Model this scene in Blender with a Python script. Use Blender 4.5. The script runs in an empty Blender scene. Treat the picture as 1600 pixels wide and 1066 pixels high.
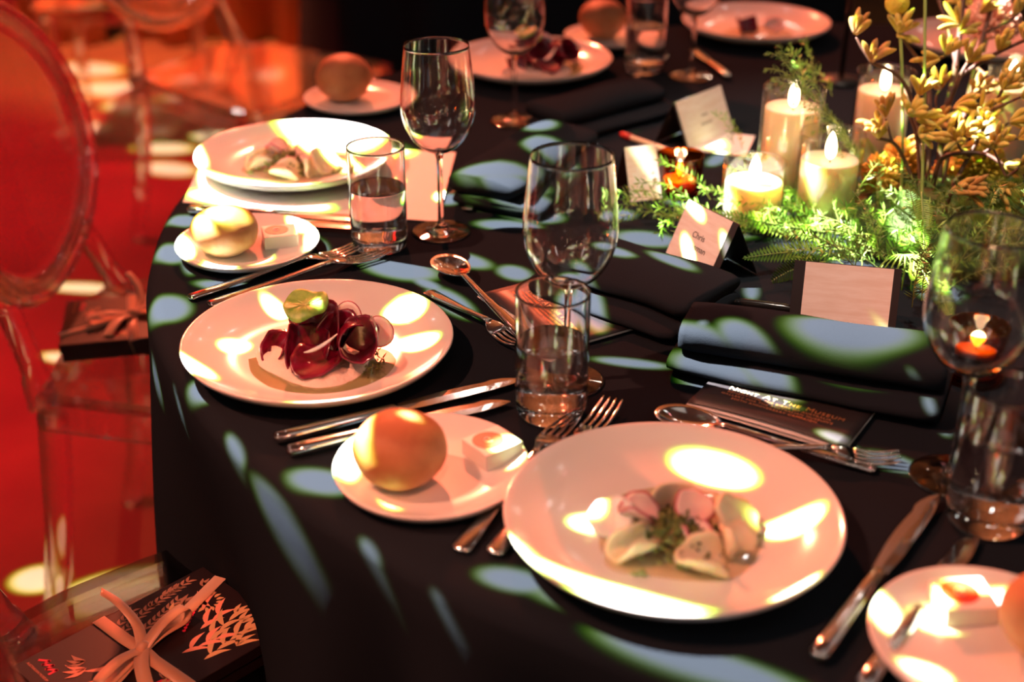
import bpy, bmesh, math, random
from mathutils import Vector, Matrix, noise
R = math.radians
rnd = random.Random(7)
sc = bpy.context.scene
C = sc.collection
TZ = 0.75                                    # table height
# ------------------------------------------------------------------ camera
F_PX, PITCH, CAM_H = 2112.7, 0.474772, 0.66277
CAM = Vector((0, 0, TZ + CAM_H))
cp, sp = math.cos(PITCH), math.sin(PITCH)
cam_d = bpy.data.cameras.new('camera'); cam = bpy.data.objects.new('camera', cam_d); C.objects.link(cam)
cam.location = CAM; cam.rotation_euler = (math.pi/2 - PITCH, 0, 0)
cam_d.sensor_width = 36; cam_d.lens = F_PX/1600*36
cam_d.dof.use_dof = True; cam_d.dof.focus_distance = 1.46; cam_d.dof.aperture_fstop = 2.7
cam_d.clip_start = 0.02
sc.camera = cam


def ray(px, py):
    a = (px-800)/F_PX; b = (533-py)/F_PX
    return Vector((a, cp + b*sp, -sp + b*cp))


def at(px, py, z=0.0):
    """point on the horizontal plane z metres above the table top"""
    d = ray(px, py); t = (z - CAM_H)/d.z
    return CAM + d*t


def deep(px, py, dist):
    """point at a given distance along the view axis"""
    return CAM + ray(px, py)*dist


# ------------------------------------------------------------------ render look, world
sc.view_settings.view_transform = 'Standard'; sc.view_settings.look = 'None'
sc.view_settings.exposure = 0.0; sc.view_settings.gamma = 1.0; sc.view_settings.use_curve_mapping = False
cy = sc.cycles
cy.max_bounces = 14; cy.transmission_bounces = 14; cy.transparent_max_bounces = 24
cy.diffuse_bounces = 3; cy.glossy_bounces = 5
cy.caustics_reflective = False; cy.caustics_refractive = False
cy.sample_clamp_indirect = 6.0; cy.use_denoising = True
w = bpy.data.worlds.new('world'); sc.world = w; w.use_nodes = True
w.node_tree.nodes['Background'].inputs[0].default_value = (0.9, 0.55, 0.45, 1)
w.node_tree.nodes['Background'].inputs[1].default_value = 0.012

TC = Vector((0.56, 1.67, TZ)); TR = 1.012      # round table


def aim(o, tgt):
    o.rotation_euler = (Vector(tgt) - o.location).to_track_quat('-Z', 'Y').to_euler()


def lamp(name, kind, loc, power, color, radius=0.05, tgt=None, cone=60, blend=0.4):
    d = bpy.data.lights.new(name, kind); d.energy = power; d.color = color; d.shadow_soft_size = radius
    o = bpy.data.objects.new(name, d); C.objects.link(o); o.location = loc
    if kind == 'SPOT':
        d.spot_size = R(cone); d.spot_blend = blend
        aim(o, tgt)
    return o


# ---- pattern projector (leaf-shaped gobo): stage lamp high on the left
GPOS = TC + Vector((-0.60, 0.14, 0.79)).normalized()*4.6
GT = Vector((-0.1, 1.6, TZ))
gF = (GT - GPOS).normalized(); gR = gF.cross(Vector((0, 0, 1))).normalized(); gU = gR.cross(gF)


def guv(P):
    v = P - GPOS; k = v.dot(gF)
    return v.dot(gR)/k, v.dot(gU)/k


# leaf openings: image centre, half length, half width, tilt (deg, + = downwards right), height above the table
BLOBS = [
 (640,495,41,12,0,.010),(654,538,42,12,4,.010),(436,494,16,9,14,.006),(370,546,23,10,-8,.006),(545,630,95,6,-2,.026),
 (410,447,34,5,-14,.026),
 (1118,738,72,20,12,.009),(928,818,40,15,4,.008),(1243,822,62,16,-6,.010),(950,918,165,22,14,.018),(1246,925,46,10,-26,.022),
 (1150,590,8,4,0,.0),
 (543,718,18,36,8,.012),(802,716,25,13,-12,.012),(580,690,26,40,6,.045),(648,664,17,7,14,.062),
 (500,752,58,22,8,0),(366,700,24,11,55,-.004),(440,815,58,13,46,-.03),(522,918,26,9,42,-.05),(592,888,20,8,42,-.02),
 (704,976,14,6,40,-.03),(800,905,62,20,10,0),(1090,1034,190,26,16,0),
 (238,580,20,10,70,-.05),(262,482,40,23,-4,0),(268,396,32,17,0,0),(290,345,34,10,0,0),(318,612,34,17,10,0),(288,650,6,8,-24,-.041),
 (625,420,66,17,8,0),(720,404,52,12,12,0),(667,443,26,7,20,0),(795,412,30,12,10,.01),(815,300,46,12,4,.03),
 (705,472,46,17,30,0),(935,495,22,36,-20,0),(985,566,64,7,6,0),(900,500,30,30,30,0),
 (1180,556,48,20,22,.036),(1120,588,78,22,14,.012),(1335,520,112,30,3,.055),(1442,617,8,15,-20,.03),(1078,613,22,9,10,0),
 (1392,722,52,14,16,0),(1072,443,44,11,22,.012),(1010,372,56,13,6,0),(985,432,36,8,16,.012),(970,335,26,9,0,.0),
 (1056,362,12,9,0,.045),(1130,385,12,14,0,.05),(1345,424,36,3,14,.070),(509,500,7,5,0,.05),(1085,325,18,6,36,.065),
 (535,214,100,20,5,.014),(500,250,66,11,16,.01),(312,258,12,26,0,.02),(410,288,96,15,9,.02),(400,312,112,16,5,.002),(600,262,20,6,0,.02),
 
 (288,392,13,22,0,.012),(345,428,56,9,6,.014),(490,378,16,22,0,.012),(470,352,22,9,20,.012),(355,340,36,12,0,.055),(330,390,26,20,20,.03),
 (850,228,34,15,0,.05),(842,192,30,14,0,.05),(772,268,66,9,-2,.045),(745,240,22,10,-40,.02),(820,335,44,9,6,0),(790,352,52,9,4,0),
 (930,165,44,7,10,.03),(700,310,20,10,0,.0),
 (1160,300,40,22,0,.03),(1120,338,60,20,10,.01),(1210,322,44,20,6,.02),(1290,350,50,16,-8,.02),(1250,372,60,13,8,.01),(1330,395,60,16,12,.02),(1400,330,34,20,0,.05),(1430,400,40,18,10,.04),
 (1420,50,44,20,20,.20),(1490,72,34,16,0,.2),(1420,190,30,10,10,.12),(1505,190,34,10,20,.14),(1585,30,20,24,0,.2),(1250,150,40,18,20,.10),(1580,250,24,8,0,.1),(1400,262,18,10,0,.08),(1370,250,12,30,0,.10),
 (1384,960,18,30,-20,.012),(1465,964,46,20,10,.010),(1540,918,58,18,0,.02),(1592,975,34,20,0,.06),(1440,1040,40,14,20,.014),
 (1180,628,78,9,13,.003),(1310,690,30,8,16,.003),(1090,215,48,14,20,0),(1085,195,20,8,-20,.05),(1000,235,36,9,20,.063),
 (140,108,54,11,2,-.75),(190,140,90,13,2,-.75),(310,130,58,9,0,-.75),(210,166,54,10,0,-.75),(330,166,62,12,3,-.75),(140,200,34,9,0,-.75),
 (240,205,36,9,0,-.75),(255,232,52,9,0,-.75),(262,264,50,11,4,-.75),(330,212,36,9,0,-.75),(190,915,110,26,-12,-.75),(60,905,50,22,-10,-.75),
 (420,120,30,14,0,-.75),(100,560,40,9,6,-.75),(130,450,60,8,2,-.75),
]


def gobo_lamp():
    o = lamp('pattern_projector', 'SPOT', GPOS, 15000, (1, .97, .96), .004, GT, 120, .1)
    d = o.data; d.use_nodes = True; nt = d.node_tree; N = nt.nodes; L = nt.links
    N.clear()
    geo = N.new('ShaderNodeNewGeometry')

    def vm(op, a=None, b=None):
        n = N.new('ShaderNodeVectorMath'); n.operation = op
        for i, x in enumerate((a, b)):
            if x is None: continue
            if isinstance(x, (tuple, Vector)): n.inputs[i].default_value = tuple(x)
            else: L.new(x, n.inputs[i])
        return n

    def m(op, a, b=None):
        n = N.new('ShaderNodeMath'); n.operation = op
        for i, x in enumerate((a, b)):
            if x is None: continue
            if isinstance(x, (int, float)): n.inputs[i].default_value = x
            else: L.new(x, n.inputs[i])
        return n.outputs[0]
    I = geo.outputs['Incoming']
    k = vm('DOT_PRODUCT', I, gF).outputs['Value']
    u = m('DIVIDE', vm('DOT_PRODUCT', I, gR).outputs['Value'], k)
    v = m('DIVIDE', vm('DOT_PRODUCT', I, gU).outputs['Value'], k)
    acc = None
    for (px, py, a, b, ang, z) in BLOBS:
        ca, sa = math.cos(R(ang)), math.sin(R(ang))
        c0 = guv(at(px, py, z))
        e1 = guv(at(px + ca*2, py + sa*2, z)); e2 = guv(at(px - sa*2, py + ca*2, z))
        A = Matrix(((e1[0]-c0[0], e2[0]-c0[0]), (e1[1]-c0[1], e2[1]-c0[1])))
        A = Matrix(((A[0][0]*a/2, A[0][1]*b/2), (A[1][0]*a/2, A[1][1]*b/2)))
        S = A @ A.transposed()                      # ellipse of the opening in the gobo plane
        p_, q_, r_ = S[0][0], S[0][1], S[1][1]
        th = 0.5*math.atan2(2*q_, p_ - r_)
        h1 = (p_+r_)/2 + math.sqrt(((p_-r_)/2)**2 + q_*q_); h2 = max((p_+r_)/2 - math.sqrt(((p_-r_)/2)**2 + q_*q_), 1e-9)
        mp = N.new('ShaderNodeMapping'); mp.vector_type = 'TEXTURE'
        mp.inputs['Location'].default_value = (c0[0], c0[1], 0)
        mp.inputs['Rotation'].default_value = (0, 0, th)
        mp.inputs['Scale'].default_value = (math.sqrt(h1), math.sqrt(h2), 1e6)
        cx = N.new('ShaderNodeCombineXYZ'); L.new(u, cx.inputs[0]); L.new(v, cx.inputs[1])
        if acc is not None: L.new(acc, cx.inputs[2])       # evaluates the openings one after another
        L.new(cx.outputs[0], mp.inputs['Vector'])
        ln = vm('LENGTH', mp.outputs[0]).outputs['Value']
        acc = ln if acc is None else m('MINIMUM', acc, ln)
    cc = N.new('ShaderNodeCombineXYZ')
    for i, (lo, hi) in enumerate(((1.08, .70), (1.14, .74), (1.01, .60))):     # lens fringe: green outside, blue inside
        mr = N.new('ShaderNodeMapRange'); mr.interpolation_type = 'SMOOTHSTEP'
        mr.inputs['From Min'].default_value = hi; mr.inputs['From Max'].default_value = lo
        mr.inputs['To Min'].default_value = 1; mr.inputs['To Max'].default_value = 0
        L.new(acc, mr.inputs['Value']); L.new(mr.outputs[0], cc.inputs[i])
    em = N.new('ShaderNodeEmission'); L.new(cc.outputs[0], em.inputs['Color']); em.inputs['Strength'].default_value = 1
    out = N.new('ShaderNodeOutputLight'); L.new(em.outputs[0], out.inputs[0])


gobo_lamp()
# warm stage washes, with some added lamps among them
lamp('salmon_wash', 'SPOT', (-2.5, .75, 4.2), 630, (1, .33, .20), .06, (.12, 1.22, .75), 30, .6)
lamp('red_wash', 'SPOT', (-0.8, 6.2, 3.6), 1700, (1, .155, .07), .08, (.3, 2.3, .75), 44, .5)
for ly in (1.5, 3.1, 4.7):
    lamp('red_floor_wash', 'SPOT', (-2.5, ly, 5.0), 4000, (1, .006, .024), .06, (-2.35, ly, 0), 44, .35)
lamp('amber_seat_wash', 'SPOT', (.05, -.8, 3.8), 330, (1, .25, .13), .06, (-.42, 1.08, .45), 14, .6)
lamp('added_centre_spot', 'SPOT', (.25, .9, 5.0), 400, (1, .84, .66), .05, (.62, 1.68, .85), 17, .5)  # unseen lamp, added to give candles and flowers a warm white
lamp('orange_drape_wash', 'SPOT', (-1.9, 3.9, 3.6), 4200, (1, .22, .07), .1, (-1.25, 5.35, .1), 34, .6)
lamp('added_copper_lamp', 'SPOT', (.4, 4.4, 1.6), 1500, (1, .36, .12), .1, (.4, 7.2, 4.0), 110, .6)  # added unseen lamp: the lit back wall gives cutlery its copper reflection
lamp('added_wall_lamp', 'SPOT', (3.4, 1.4, .3), 170, (1, .90, .80), .1, (6, 1.6, 1.9), 100, .6)  # these unseen wall lamps are added to streak the glass edges
lamp('added_wall_lamp', 'SPOT', (-3.6, .6, .3), 100, (1, .80, .72), .1, (-6, .8, 1.9), 100, .6)
lamp('added_wall_lamp', 'SPOT', (1.4, -1.6, .3), 100, (1, .85, .75), .1, (1.4, -3.5, 1.9), 100, .6)
# small lamps of the ceiling rig (they glint in the glassware)
rl = random.Random(4)
for i in range(30):
    a = 2*math.pi*i/30 + rl.uniform(-.08, .08); q = rl.choice((2.2, 3.0, 3.8))
    c = ((1, .95, .9), (1, .95, .92), (1, .85, .7), (1, .93, .9), (1, .3, .3))[i % 5]
    lamp('rig_lamp', 'POINT', (.3 + q*math.cos(a), 1.6 + q*math.sin(a), rl.uniform(2.6, 4.2)), 2.0, c, rl.choice((.03, .04, .06)))


rt = random.Random(9)
for i in range(44):                                  # unseen point lamps added for more glints in the glassware
    a = 2*math.pi*i/44 + rt.uniform(-.06, .06); q = rt.uniform(2.9, 4.6)
    x, y = .3 + q*math.cos(a), 1.7 + q*math.sin(a)
    if y > 5.9 or y < -3.2: continue
    if -2.6 < x < .8 and y > 2.4: continue
    lamp('added_glint_lamp', 'POINT', (x, y, rt.uniform(.95, 2.4)), 1.5, ((1, .75, .45), (1, .9, .75), (1, .35, .25))[i % 3], rt.choice((.035, .045, .055)))


def panel(name, loc, sx, sy, power, color, tgt):
    d = bpy.data.lights.new(name, 'AREA'); d.shape = 'RECTANGLE'; d.size = sx; d.size_y = sy; d.energy = power; d.color = color
    o = bpy.data.objects.new(name, d); C.objects.link(o); o.location = loc; aim(o, tgt); return o


panel('added_soft_light', (.9, .2, 5.0), 2.6, 2.6, 7, (1, .9, .82), (.9, .3, 0))  # unseen overhead light, added for sheen on glass rims and cutlery
panel('added_light_panel', (2.6, -1.2, 3.4), .35, 1.0, 5, (1, .93, .88), TC)  # unseen panels, added as tall reflections in the wine glasses
panel('added_light_panel', (-2.4, -.9, 3.3), .35, 1.0, 4, (1, .93, .88), TC)


# ------------------------------------------------------------------ materials
def mat(name, col, rough=.5, metal=0, **kw):
    m = bpy.data.materials.new(name); m.use_nodes = True
    b = m.node_tree.nodes['Principled BSDF']
    b.inputs['Base Color'].default_value = (*col, 1); b.inputs['Roughness'].default_value = rough; b.inputs['Metallic'].default_value = metal
    for k, v in kw.items():
        i = b.inputs[k.replace('_', ' ')]
        i.default_value = v
    return m


def bump(m, scale, strength, dist=.001, detail=3, coord='Object', stretch=(1, 1, 1)):
    nt = m.node_tree; N = nt.nodes; L = nt.links; b = N['Principled BSDF']
    tc = N.new('ShaderNodeTexCoord'); mp = N.new('ShaderNodeMapping'); mp.inputs['Scale'].default_value = stretch
    nz = N.new('ShaderNodeTexNoise'); nz.inputs['Scale'].default_value = scale; nz.inputs['Detail'].default_value = detail
    bp = N.new('ShaderNodeBump'); bp.inputs['Strength'].default_value = strength; bp.inputs['Distance'].default_value = dist
    L.new(tc.outputs[coord], mp.inputs[0]); L.new(mp.outputs[0], nz.inputs['Vector']); L.new(nz.outputs['Fac'], bp.inputs['Height']); L.new(bp.outputs[0], b.inputs['Normal'])
    return m


def tint(m, c1, c2, scale=20, lo=.35, hi=.65, detail=4, stretch=(1, 1, 1), coord='Object'):
    """colour varies between two tones by noise"""
    nt = m.node_tree; N = nt.nodes; L = nt.links; b = N['Principled BSDF']
    tc = N.new('ShaderNodeTexCoord'); mp = N.new('ShaderNodeMapping'); mp.inputs['Scale'].default_value = stretch
    nz = N.new('ShaderNodeTexNoise'); nz.inputs['Scale'].default_value = scale; nz.inputs['Detail'].default_value = detail
    cr = N.new('ShaderNodeValToRGB'); e = cr.color_ramp.elements
    e[0].position = lo; e[1].position = hi; e[0].color = (*c1, 1); e[1].color = (*c2, 1)
    L.new(tc.outputs[coord], mp.inputs[0]); L.new(mp.outputs[0], nz.inputs['Vector']); L.new(nz.outputs['Fac'], cr.inputs[0]); L.new(cr.outputs[0], b.inputs['Base Color'])
    return m


def thin_glass(name, col=(1, 1, 1), rough=.02, ior=1.45):
    """wall of a thin blown glass: clear through, mirror at grazing angles"""
    m = bpy.data.materials.new(name); m.use_nodes = True; N = m.node_tree.nodes; L = m.node_tree.links
    N.remove(N['Principled BSDF'])
    lw = N.new('ShaderNodeLayerWeight'); lw.inputs['Blend'].default_value = .5
    pw = N.new('ShaderNodeMath'); pw.operation = 'POWER'; pw.inputs[1].default_value = 4.5; L.new(lw.outputs['Facing'], pw.inputs[0])
    fr = N.new('ShaderNodeMath'); fr.operation = 'MULTIPLY_ADD'; fr.inputs[1].default_value = .9; fr.inputs[2].default_value = .06; L.new(pw.outputs[0], fr.inputs[0])
    tr = N.new('ShaderNodeBsdfTransparent'); tr.inputs[0].default_value = (*col, 1)
    gl = N.new('ShaderNodeBsdfGlossy'); gl.inputs['Roughness'].default_value = rough
    mx = N.new('ShaderNodeMixShader'); L.new(fr.outputs[0], mx.inputs[0]); L.new(tr.outputs[0], mx.inputs[1]); L.new(gl.outputs[0], mx.inputs[2])
    L.new(mx.outputs[0], N['Material Output'].inputs[0])
    return m


def clear_plastic(name):
    """clear acrylic: mostly see-through with mirror edges and some bending of what lies behind"""
    m = thin_glass(name, (.94, .94, .94), .03, 1.5); N = m.node_tree.nodes; L = m.node_tree.links
    old = N['Material Output'].inputs[0].links[0].from_socket
    g = N.new('ShaderNodeBsdfGlass'); g.inputs['IOR'].default_value = 1.35; g.inputs['Roughness'].default_value = .02
    mx = N.new('ShaderNodeMixShader'); mx.inputs[0].default_value = .62
    L.new(old, mx.inputs[1]); L.new(g.outputs[0], mx.inputs[2]); L.new(mx.outputs[0], N['Material Output'].inputs[0])
    return m


M = {}
M['cloth'] = bump(mat('black_cloth', (.0150, .0190, .0245), .9, Specular_IOR_Level=0), 900, .55, .0006, 2)
M['napkin'] = bump(mat('black_napkin', (.0168, .0208, .0268), .9, Specular_IOR_Level=0), 1100, .6, .0006, 2)
M['china'] = mat('white_china', (.80, .77, .72), .16, Coat_Weight=.3)
M['steel'] = mat('polished_steel', (.80, .76, .72), .10, 1)
M['glass'] = mat('clear_glass', (1, 1, 1), .035, IOR=1.5, Transmission_Weight=1)
M['water'] = mat('water', (1, 1, 1), .02, IOR=1.33, Transmission_Weight=1)
M['acrylic'] = clear_plastic('clear_acrylic')
M['acrylic_panel'] = thin_glass('clear_acrylic_panel', (.93, .93, .93), .05, 1.5)
M['cylinder'] = thin_glass('candle_cylinder_glass', (.97, .96, .93))
M['amber'] = thin_glass('amber_votive_glass', (.80, .34, .06), .03, 1.5)
M['wax'] = mat('ivory_wax', (.88, .77, .60), .5, Subsurface_Weight=.6, Subsurface_Scale=.03, Subsurface_Radius=(1, .6, .3))
M['tealight'] = mat('tealight_wax', (.9, .6, .35), .5, Subsurface_Weight=.5, Subsurface_Scale=.01)
M['wick'] = mat('wick', (.02, .015, .01), .9)
M['flame'] = mat('flame', (1, .7, .3), .5, Emission_Color=(1, .80, .48, 1), Emission_Strength=12)
M['carpet'] = bump(tint(mat('carpet', (.16, .1, .05), .95), (.058, .040, .013), (.040, .025, .008), 3.0), 300, .4, .003)
M['wall'] = tint(mat('warm_wall', (.2, .12, .09), .8), (.22, .13, .10), (.16, .10, .08), 2)
M['ceiling'] = tint(mat('warm_ceiling', (.2, .14, .11), .9), (.22, .15, .12), (.17, .12, .10), 2)
M['drape'] = bump(mat('orange_drape', (.62, .26, .12), .8), 40, .2, .004)
M['card_black'] = mat('black_card', (.022, .018, .02), .45)
M['card_face'] = tint(mat('card_face', (.86, .76, .70), .6), (.88, .78, .72), (.80, .66, .58), 30, stretch=(1, 1, 6))
M['paper'] = mat('white_paper', (.85, .82, .78), .6)
M['ink'] = mat('black_ink', (.05, .035, .03), .6)
M['ink_faint'] = mat('faint_ink', (.40, .30, .26), .6)
M['gold_ink'] = mat('copper_foil', (.95, .42, .18), .35, .55)
M['cream_ink'] = mat('pale_foil', (.98, .82, .52), .4, .2)
M['pen'] = mat('black_plastic', (.012, .012, .012), .18)
M['chrome'] = mat('chrome', (.8, .8, .8), .08, 1)
M['puree'] = bump(mat('cream_puree', (.80, .66, .56), .5), 150, .8, .003)
M['beet'] = tint(mat('beetroot', (.2, .005, .03), .22, Subsurface_Weight=.1, Subsurface_Scale=.004, Coat_Weight=.4), (.085, .0015, .010), (.21, .004, .032), 60, stretch=(1, 1, 3))
M['oil'] = mat('herb_oil', (.26, .25, .02), .06, Alpha=.62, Coat_Weight=1)
M['oil_gold'] = mat('golden_oil', (.72, .42, .06), .06, Alpha=.4, Coat_Weight=1)
M['leaf_salad'] = tint(mat('nasturtium_leaf', (.2, .4, .05), .45), (.13, .33, .03), (.36, .55, .10), 90)
M['radish'] = tint(mat('radish_flesh', (.85, .62, .56), .35, Subsurface_Weight=.25, Subsurface_Scale=.004), (.88, .70, .62), (.82, .52, .48), 50)
M['radish_skin'] = mat('radish_skin', (.50, .12, .14), .35)
M['ribbon_veg'] = tint(mat('pale_vegetable', (.86, .72, .50), .4, Subsurface_Weight=.3, Subsurface_Scale=.005), (.88, .76, .54), (.78, .62, .38), 40)
M['herb'] = tint(mat('chopped_herbs', (.08, .11, .02), .5), (.05, .07, .015), (.22, .22, .04), 300)
M['white_radish'] = mat('white_radish', (.88, .86, .80), .35, Subsurface_Weight=.3, Subsurface_Scale=.003)
M['butter_wrap'] = mat('butter_wrapper', (.88, .84, .78), .4)
M['butter_seal'] = mat('red_seal', (.72, .08, .04), .4)
M['stem_brown'] = tint(mat('brown_stem', (.10, .04, .02), .6), (.06, .022, .014), (.13, .055, .03), 60)
M['stem_green'] = mat('green_stem', (.25, .34, .08), .5)
M['paw'] = tint(mat('kangaroo_paw', (.6, .45, .1), .7, Sheen_Weight=.2), (.46, .26, .035), (.66, .52, .10), 40)
M['paw_brown'] = tint(mat('kangaroo_paw_brown', (.5, .26, .06), .7, Sheen_Weight=.2), (.36, .15, .03), (.54, .32, .05), 40)
M['billy'] = bump(mat('billy_button', (.72, .55, .06), .8), 260, 1.0, .004)
M['pincushion'] = tint(mat('pincushion', (.85, .5, .06), .6), (.85, .42, .05), (.88, .62, .12), 60)
M['fern'] = tint(mat('fern', (.15, .3, .03), .5), (.10, .22, .02), (.28, .42, .05), 18)
M['sprig'] = tint(mat('asparagus_fern', (.2, .42, .05), .45), (.13, .34, .03), (.32, .55, .10), 25)
M['dark_sprig'] = tint(mat('rosemary_green', (.1, .17, .03), .5), (.07, .12, .02), (.18, .26, .05), 25)
M['moss'] = tint(mat('moss', (.06, .12, .02), .9), (.025, .05, .008), (.06, .12, .02), 60)
M['pink_banksia'] = tint(mat('pink_flower', (.7, .35, .25), .8), (.72, .40, .30), (.6, .22, .15), 90)
M['gift'] = mat('gift_box_black', (.013, .006, .007), .4)
M['ribbon'] = mat('satin_ribbon', (.80, .42, .24), .32, Sheen_Weight=.4)
M['print_tan'] = mat('print_tan', (.60, .36, .18), .4)
M['print_brown'] = mat('print_brown', (.34, .17, .11), .4)
M['print_pink'] = mat('print_pink', (.78, .30, .20), .4)
M['print_red'] = mat('print_red', (.75, .03, .08), .4)
M['rod'] = mat('black_metal', (.02, .02, .02), .4, .6)
M['white_card'] = M['paper']


def bread_mat():
    m = mat('bread_crust', (.6, .3, .1), .6)
    nt = m.node_tree; N = nt.nodes; L = nt.links; b = N['Principled BSDF']
    tc = N.new('ShaderNodeTexCoord'); sx = N.new('ShaderNodeSeparateXYZ'); L.new(tc.outputs['Object'], sx.inputs[0])
    nz = N.new('ShaderNodeTexNoise'); nz.inputs['Scale'].default_value = 34; nz.inputs['Detail'].default_value = 8; L.new(tc.outputs['Object'], nz.inputs['Vector'])
    ad = N.new('ShaderNodeMath'); ad.operation = 'MULTIPLY_ADD'; ad.inputs[1].default_value = .085; L.new(nz.outputs['Fac'], ad.inputs[0]); L.new(sx.outputs[2], ad.inputs[2])
    cr = N.new('ShaderNodeValToRGB'); e = cr.color_ramp.elements
    e[0].position = .0; e[0].color = (.74, .46, .24, 1); e[1].position = 1; e[1].color = (.34, .11, .035, 1)
    n = e.new(.4); n.color = (.56, .24, .09, 1)
    mr = N.new('ShaderNodeMapRange'); mr.inputs['From Min'].default_value = .045; mr.inputs['From Max'].default_value = .108
    L.new(ad.outputs[0], mr.inputs['Value']); L.new(mr.outputs[0], cr.inputs[0]); L.new(cr.outputs[0], b.inputs['Base Color'])
    bp = N.new('ShaderNodeBump'); bp.inputs['Strength'].default_value = .5; bp.inputs['Distance'].default_value = .002; L.new(nz.outputs['Fac'], bp.inputs['Height']); L.new(bp.outputs[0], b.inputs['Normal'])
    return m


M['bread'] = bread_mat()


# ------------------------------------------------------------------ helpers
def thing(name, label, cat, loc=(0, 0, 0), rotz=0, group=None):
    o = bpy.data.objects.new(name, None); C.objects.link(o); o.empty_display_size = .02
    o.location = loc; o.rotation_euler = (0, 0, rotz)
    return tag(o, label, cat, group)


def tag(o, label, cat, group=None, kind=None):
    o['label'] = label; o['category'] = cat
    if group: o['group'] = group
    if kind: o['kind'] = kind
    return o


def obj(name, verts, faces, m, parent=None, smooth=True, loc=None, rot=None):
    me = bpy.data.meshes.new(name); me.from_pydata([tuple(v) for v in verts], [], faces); me.update()
    bm = bmesh.new(); bm.from_mesh(me); bmesh.ops.recalc_face_normals(bm, faces=bm.faces); bm.to_mesh(me); bm.free()
    if smooth: me.polygons.foreach_set('use_smooth', [True]*len(me.polygons))
    me.materials.append(m)
    o = bpy.data.objects.new(name, me); C.objects.link(o)
    if parent: o.parent = parent
    if loc is not None: o.location = loc
    if rot is not None: o.rotation_euler = rot
    return o


def dup(root, loc, rotz, label=None, group=None):
    r = root.copy(); C.objects.link(r); r.location = loc; r.rotation_euler = (root.rotation_euler[0], root.rotation_euler[1], rotz)
    if label: r['label'] = label
    if group: r['group'] = group
    for ch in list(root.children):
        c = ch.copy(); C.objects.link(c); c.parent = r
        for g in ch.children:
            d = g.copy(); C.objects.link(d); d.parent = c
    return r


class MB:
    def __init__(s): s.v = []; s.f = []

    def add(s, vs, fs):
        n = len(s.v); s.v += [Vector(v) for v in vs]; s.f += [tuple(i+n for i in f) for f in fs]; return s

    def obj(s, name, m, parent=None, smooth=True, **k): return obj(name, s.v, s.f, m, parent, smooth, **k)


def lathe(prof, n=48, step=0):
    """prof: list of (r, z); closed on the axis where r = 0"""
    if step:
        q = [prof[0]]
        for a, b in zip(prof, prof[1:]):
            k = min(30, max(1, int(math.hypot(b[0]-a[0], b[1]-a[1])/step)))
            q += [(a[0] + (b[0]-a[0])*i/k, a[1] + (b[1]-a[1])*i/k) for i in range(1, k+1)]
        prof = q
    vs, fs, rings = [], [], []
    for (r, z) in prof:
        if r < 1e-7: rings.append([len(vs)]); vs.append((0, 0, z))
        else:
            rings.append(list(range(len(vs), len(vs)+n)))
            vs += [(r*math.cos(2*math.pi*i/n), r*math.sin(2*math.pi*i/n), z) for i in range(n)]
    for a, b in zip(rings, rings[1:]):
        for i in range(n):
            j = (i+1) % n
            if len(a) == 1 and len(b) == 1: continue
            if len(a) == 1: fs.append((a[0], b[j], b[i]))
            elif len(b) == 1: fs.append((a[i], a[j], b[0]))
            else: fs.append((a[i], a[j], b[j], b[i]))
    return vs, [tuple(reversed(f)) for f in fs] if prof[0][1] > prof[-1][1] else fs


def tube(pts, radii, n=8, flat=1.0, up=None, caps=True):
    """swept round (or flattened) section along points"""
    pts = [Vector(p) for p in pts]
    if isinstance(radii, (int, float)): radii = [radii]*len(pts)
    vs, fs = [], []
    t0 = (pts[1]-pts[0]).normalized()
    ref = Vector(up) if up else (Vector((0, 0, 1)) if abs(t0.z) < .9 else Vector((1, 0, 0)))
    nrm = (ref - t0*ref.dot(t0)).normalized()
    for i, p in enumerate(pts):
        t = (pts[min(i+1, len(pts)-1)] - pts[max(i-1, 0)]).normalized()
        if up: nrm = Vector(up)
        nrm = (nrm - t*nrm.dot(t)).normalized(); b = t.cross(nrm)
        for k in range(n):
            a = 2*math.pi*k/n
            vs.append(p + b*(radii[i]*math.cos(a)) + nrm*(radii[i]*flat*math.sin(a)))
    for i in range(len(pts)-1):
        for k in range(n):
            j = (k+1) % n
            fs.append((i*n+k, i*n+j, (i+1)*n+j, (i+1)*n+k))
    if caps:
        fs.append(tuple(reversed(range(n)))); fs.append(tuple(range((len(pts)-1)*n, len(pts)*n)))
    return vs, fs


def loft(st, n=12, e=2.0):
    """stations (x, z, half width, half thickness) along X; superellipse section in YZ"""
    vs, fs = [], []
    for (x, z, hw, ht) in st:
        for k in range(n):
            a = 2*math.pi*k/n; c, s = math.cos(a), math.sin(a)
            vs.append((x, hw*math.copysign(abs(c)**(2/e), c), z + ht*math.copysign(abs(s)**(2/e), s)))
    for i in range(len(st)-1):
        for k in range(n):
            j = (k+1) % n; fs.append((i*n+k, (i+1)*n+k, (i+1)*n+j, i*n+j))
    fs.append(tuple(range(n))); fs.append(tuple(reversed(range((len(st)-1)*n, len(st)*n))))
    return vs, [tuple(reversed(f)) for f in fs]


def box(x0, x1, y0, y1, z0, z1):
    v = [(x, y, z) for z in (z0, z1) for y in (y0, y1) for x in (x0, x1)]
    return v, [(0, 2, 3, 1), (4, 5, 7, 6), (0, 1, 5, 4), (2, 6, 7, 3), (0, 4, 6, 2), (1, 3, 7, 5)]


def bez(p0, p1, p2, n=10):
    p0, p1, p2 = Vector(p0), Vector(p1), Vector(p2)
    return [p0*(1-t)**2 + p1*2*t*(1-t) + p2*t*t for t in [i/n for i in range(n+1)]]


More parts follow.
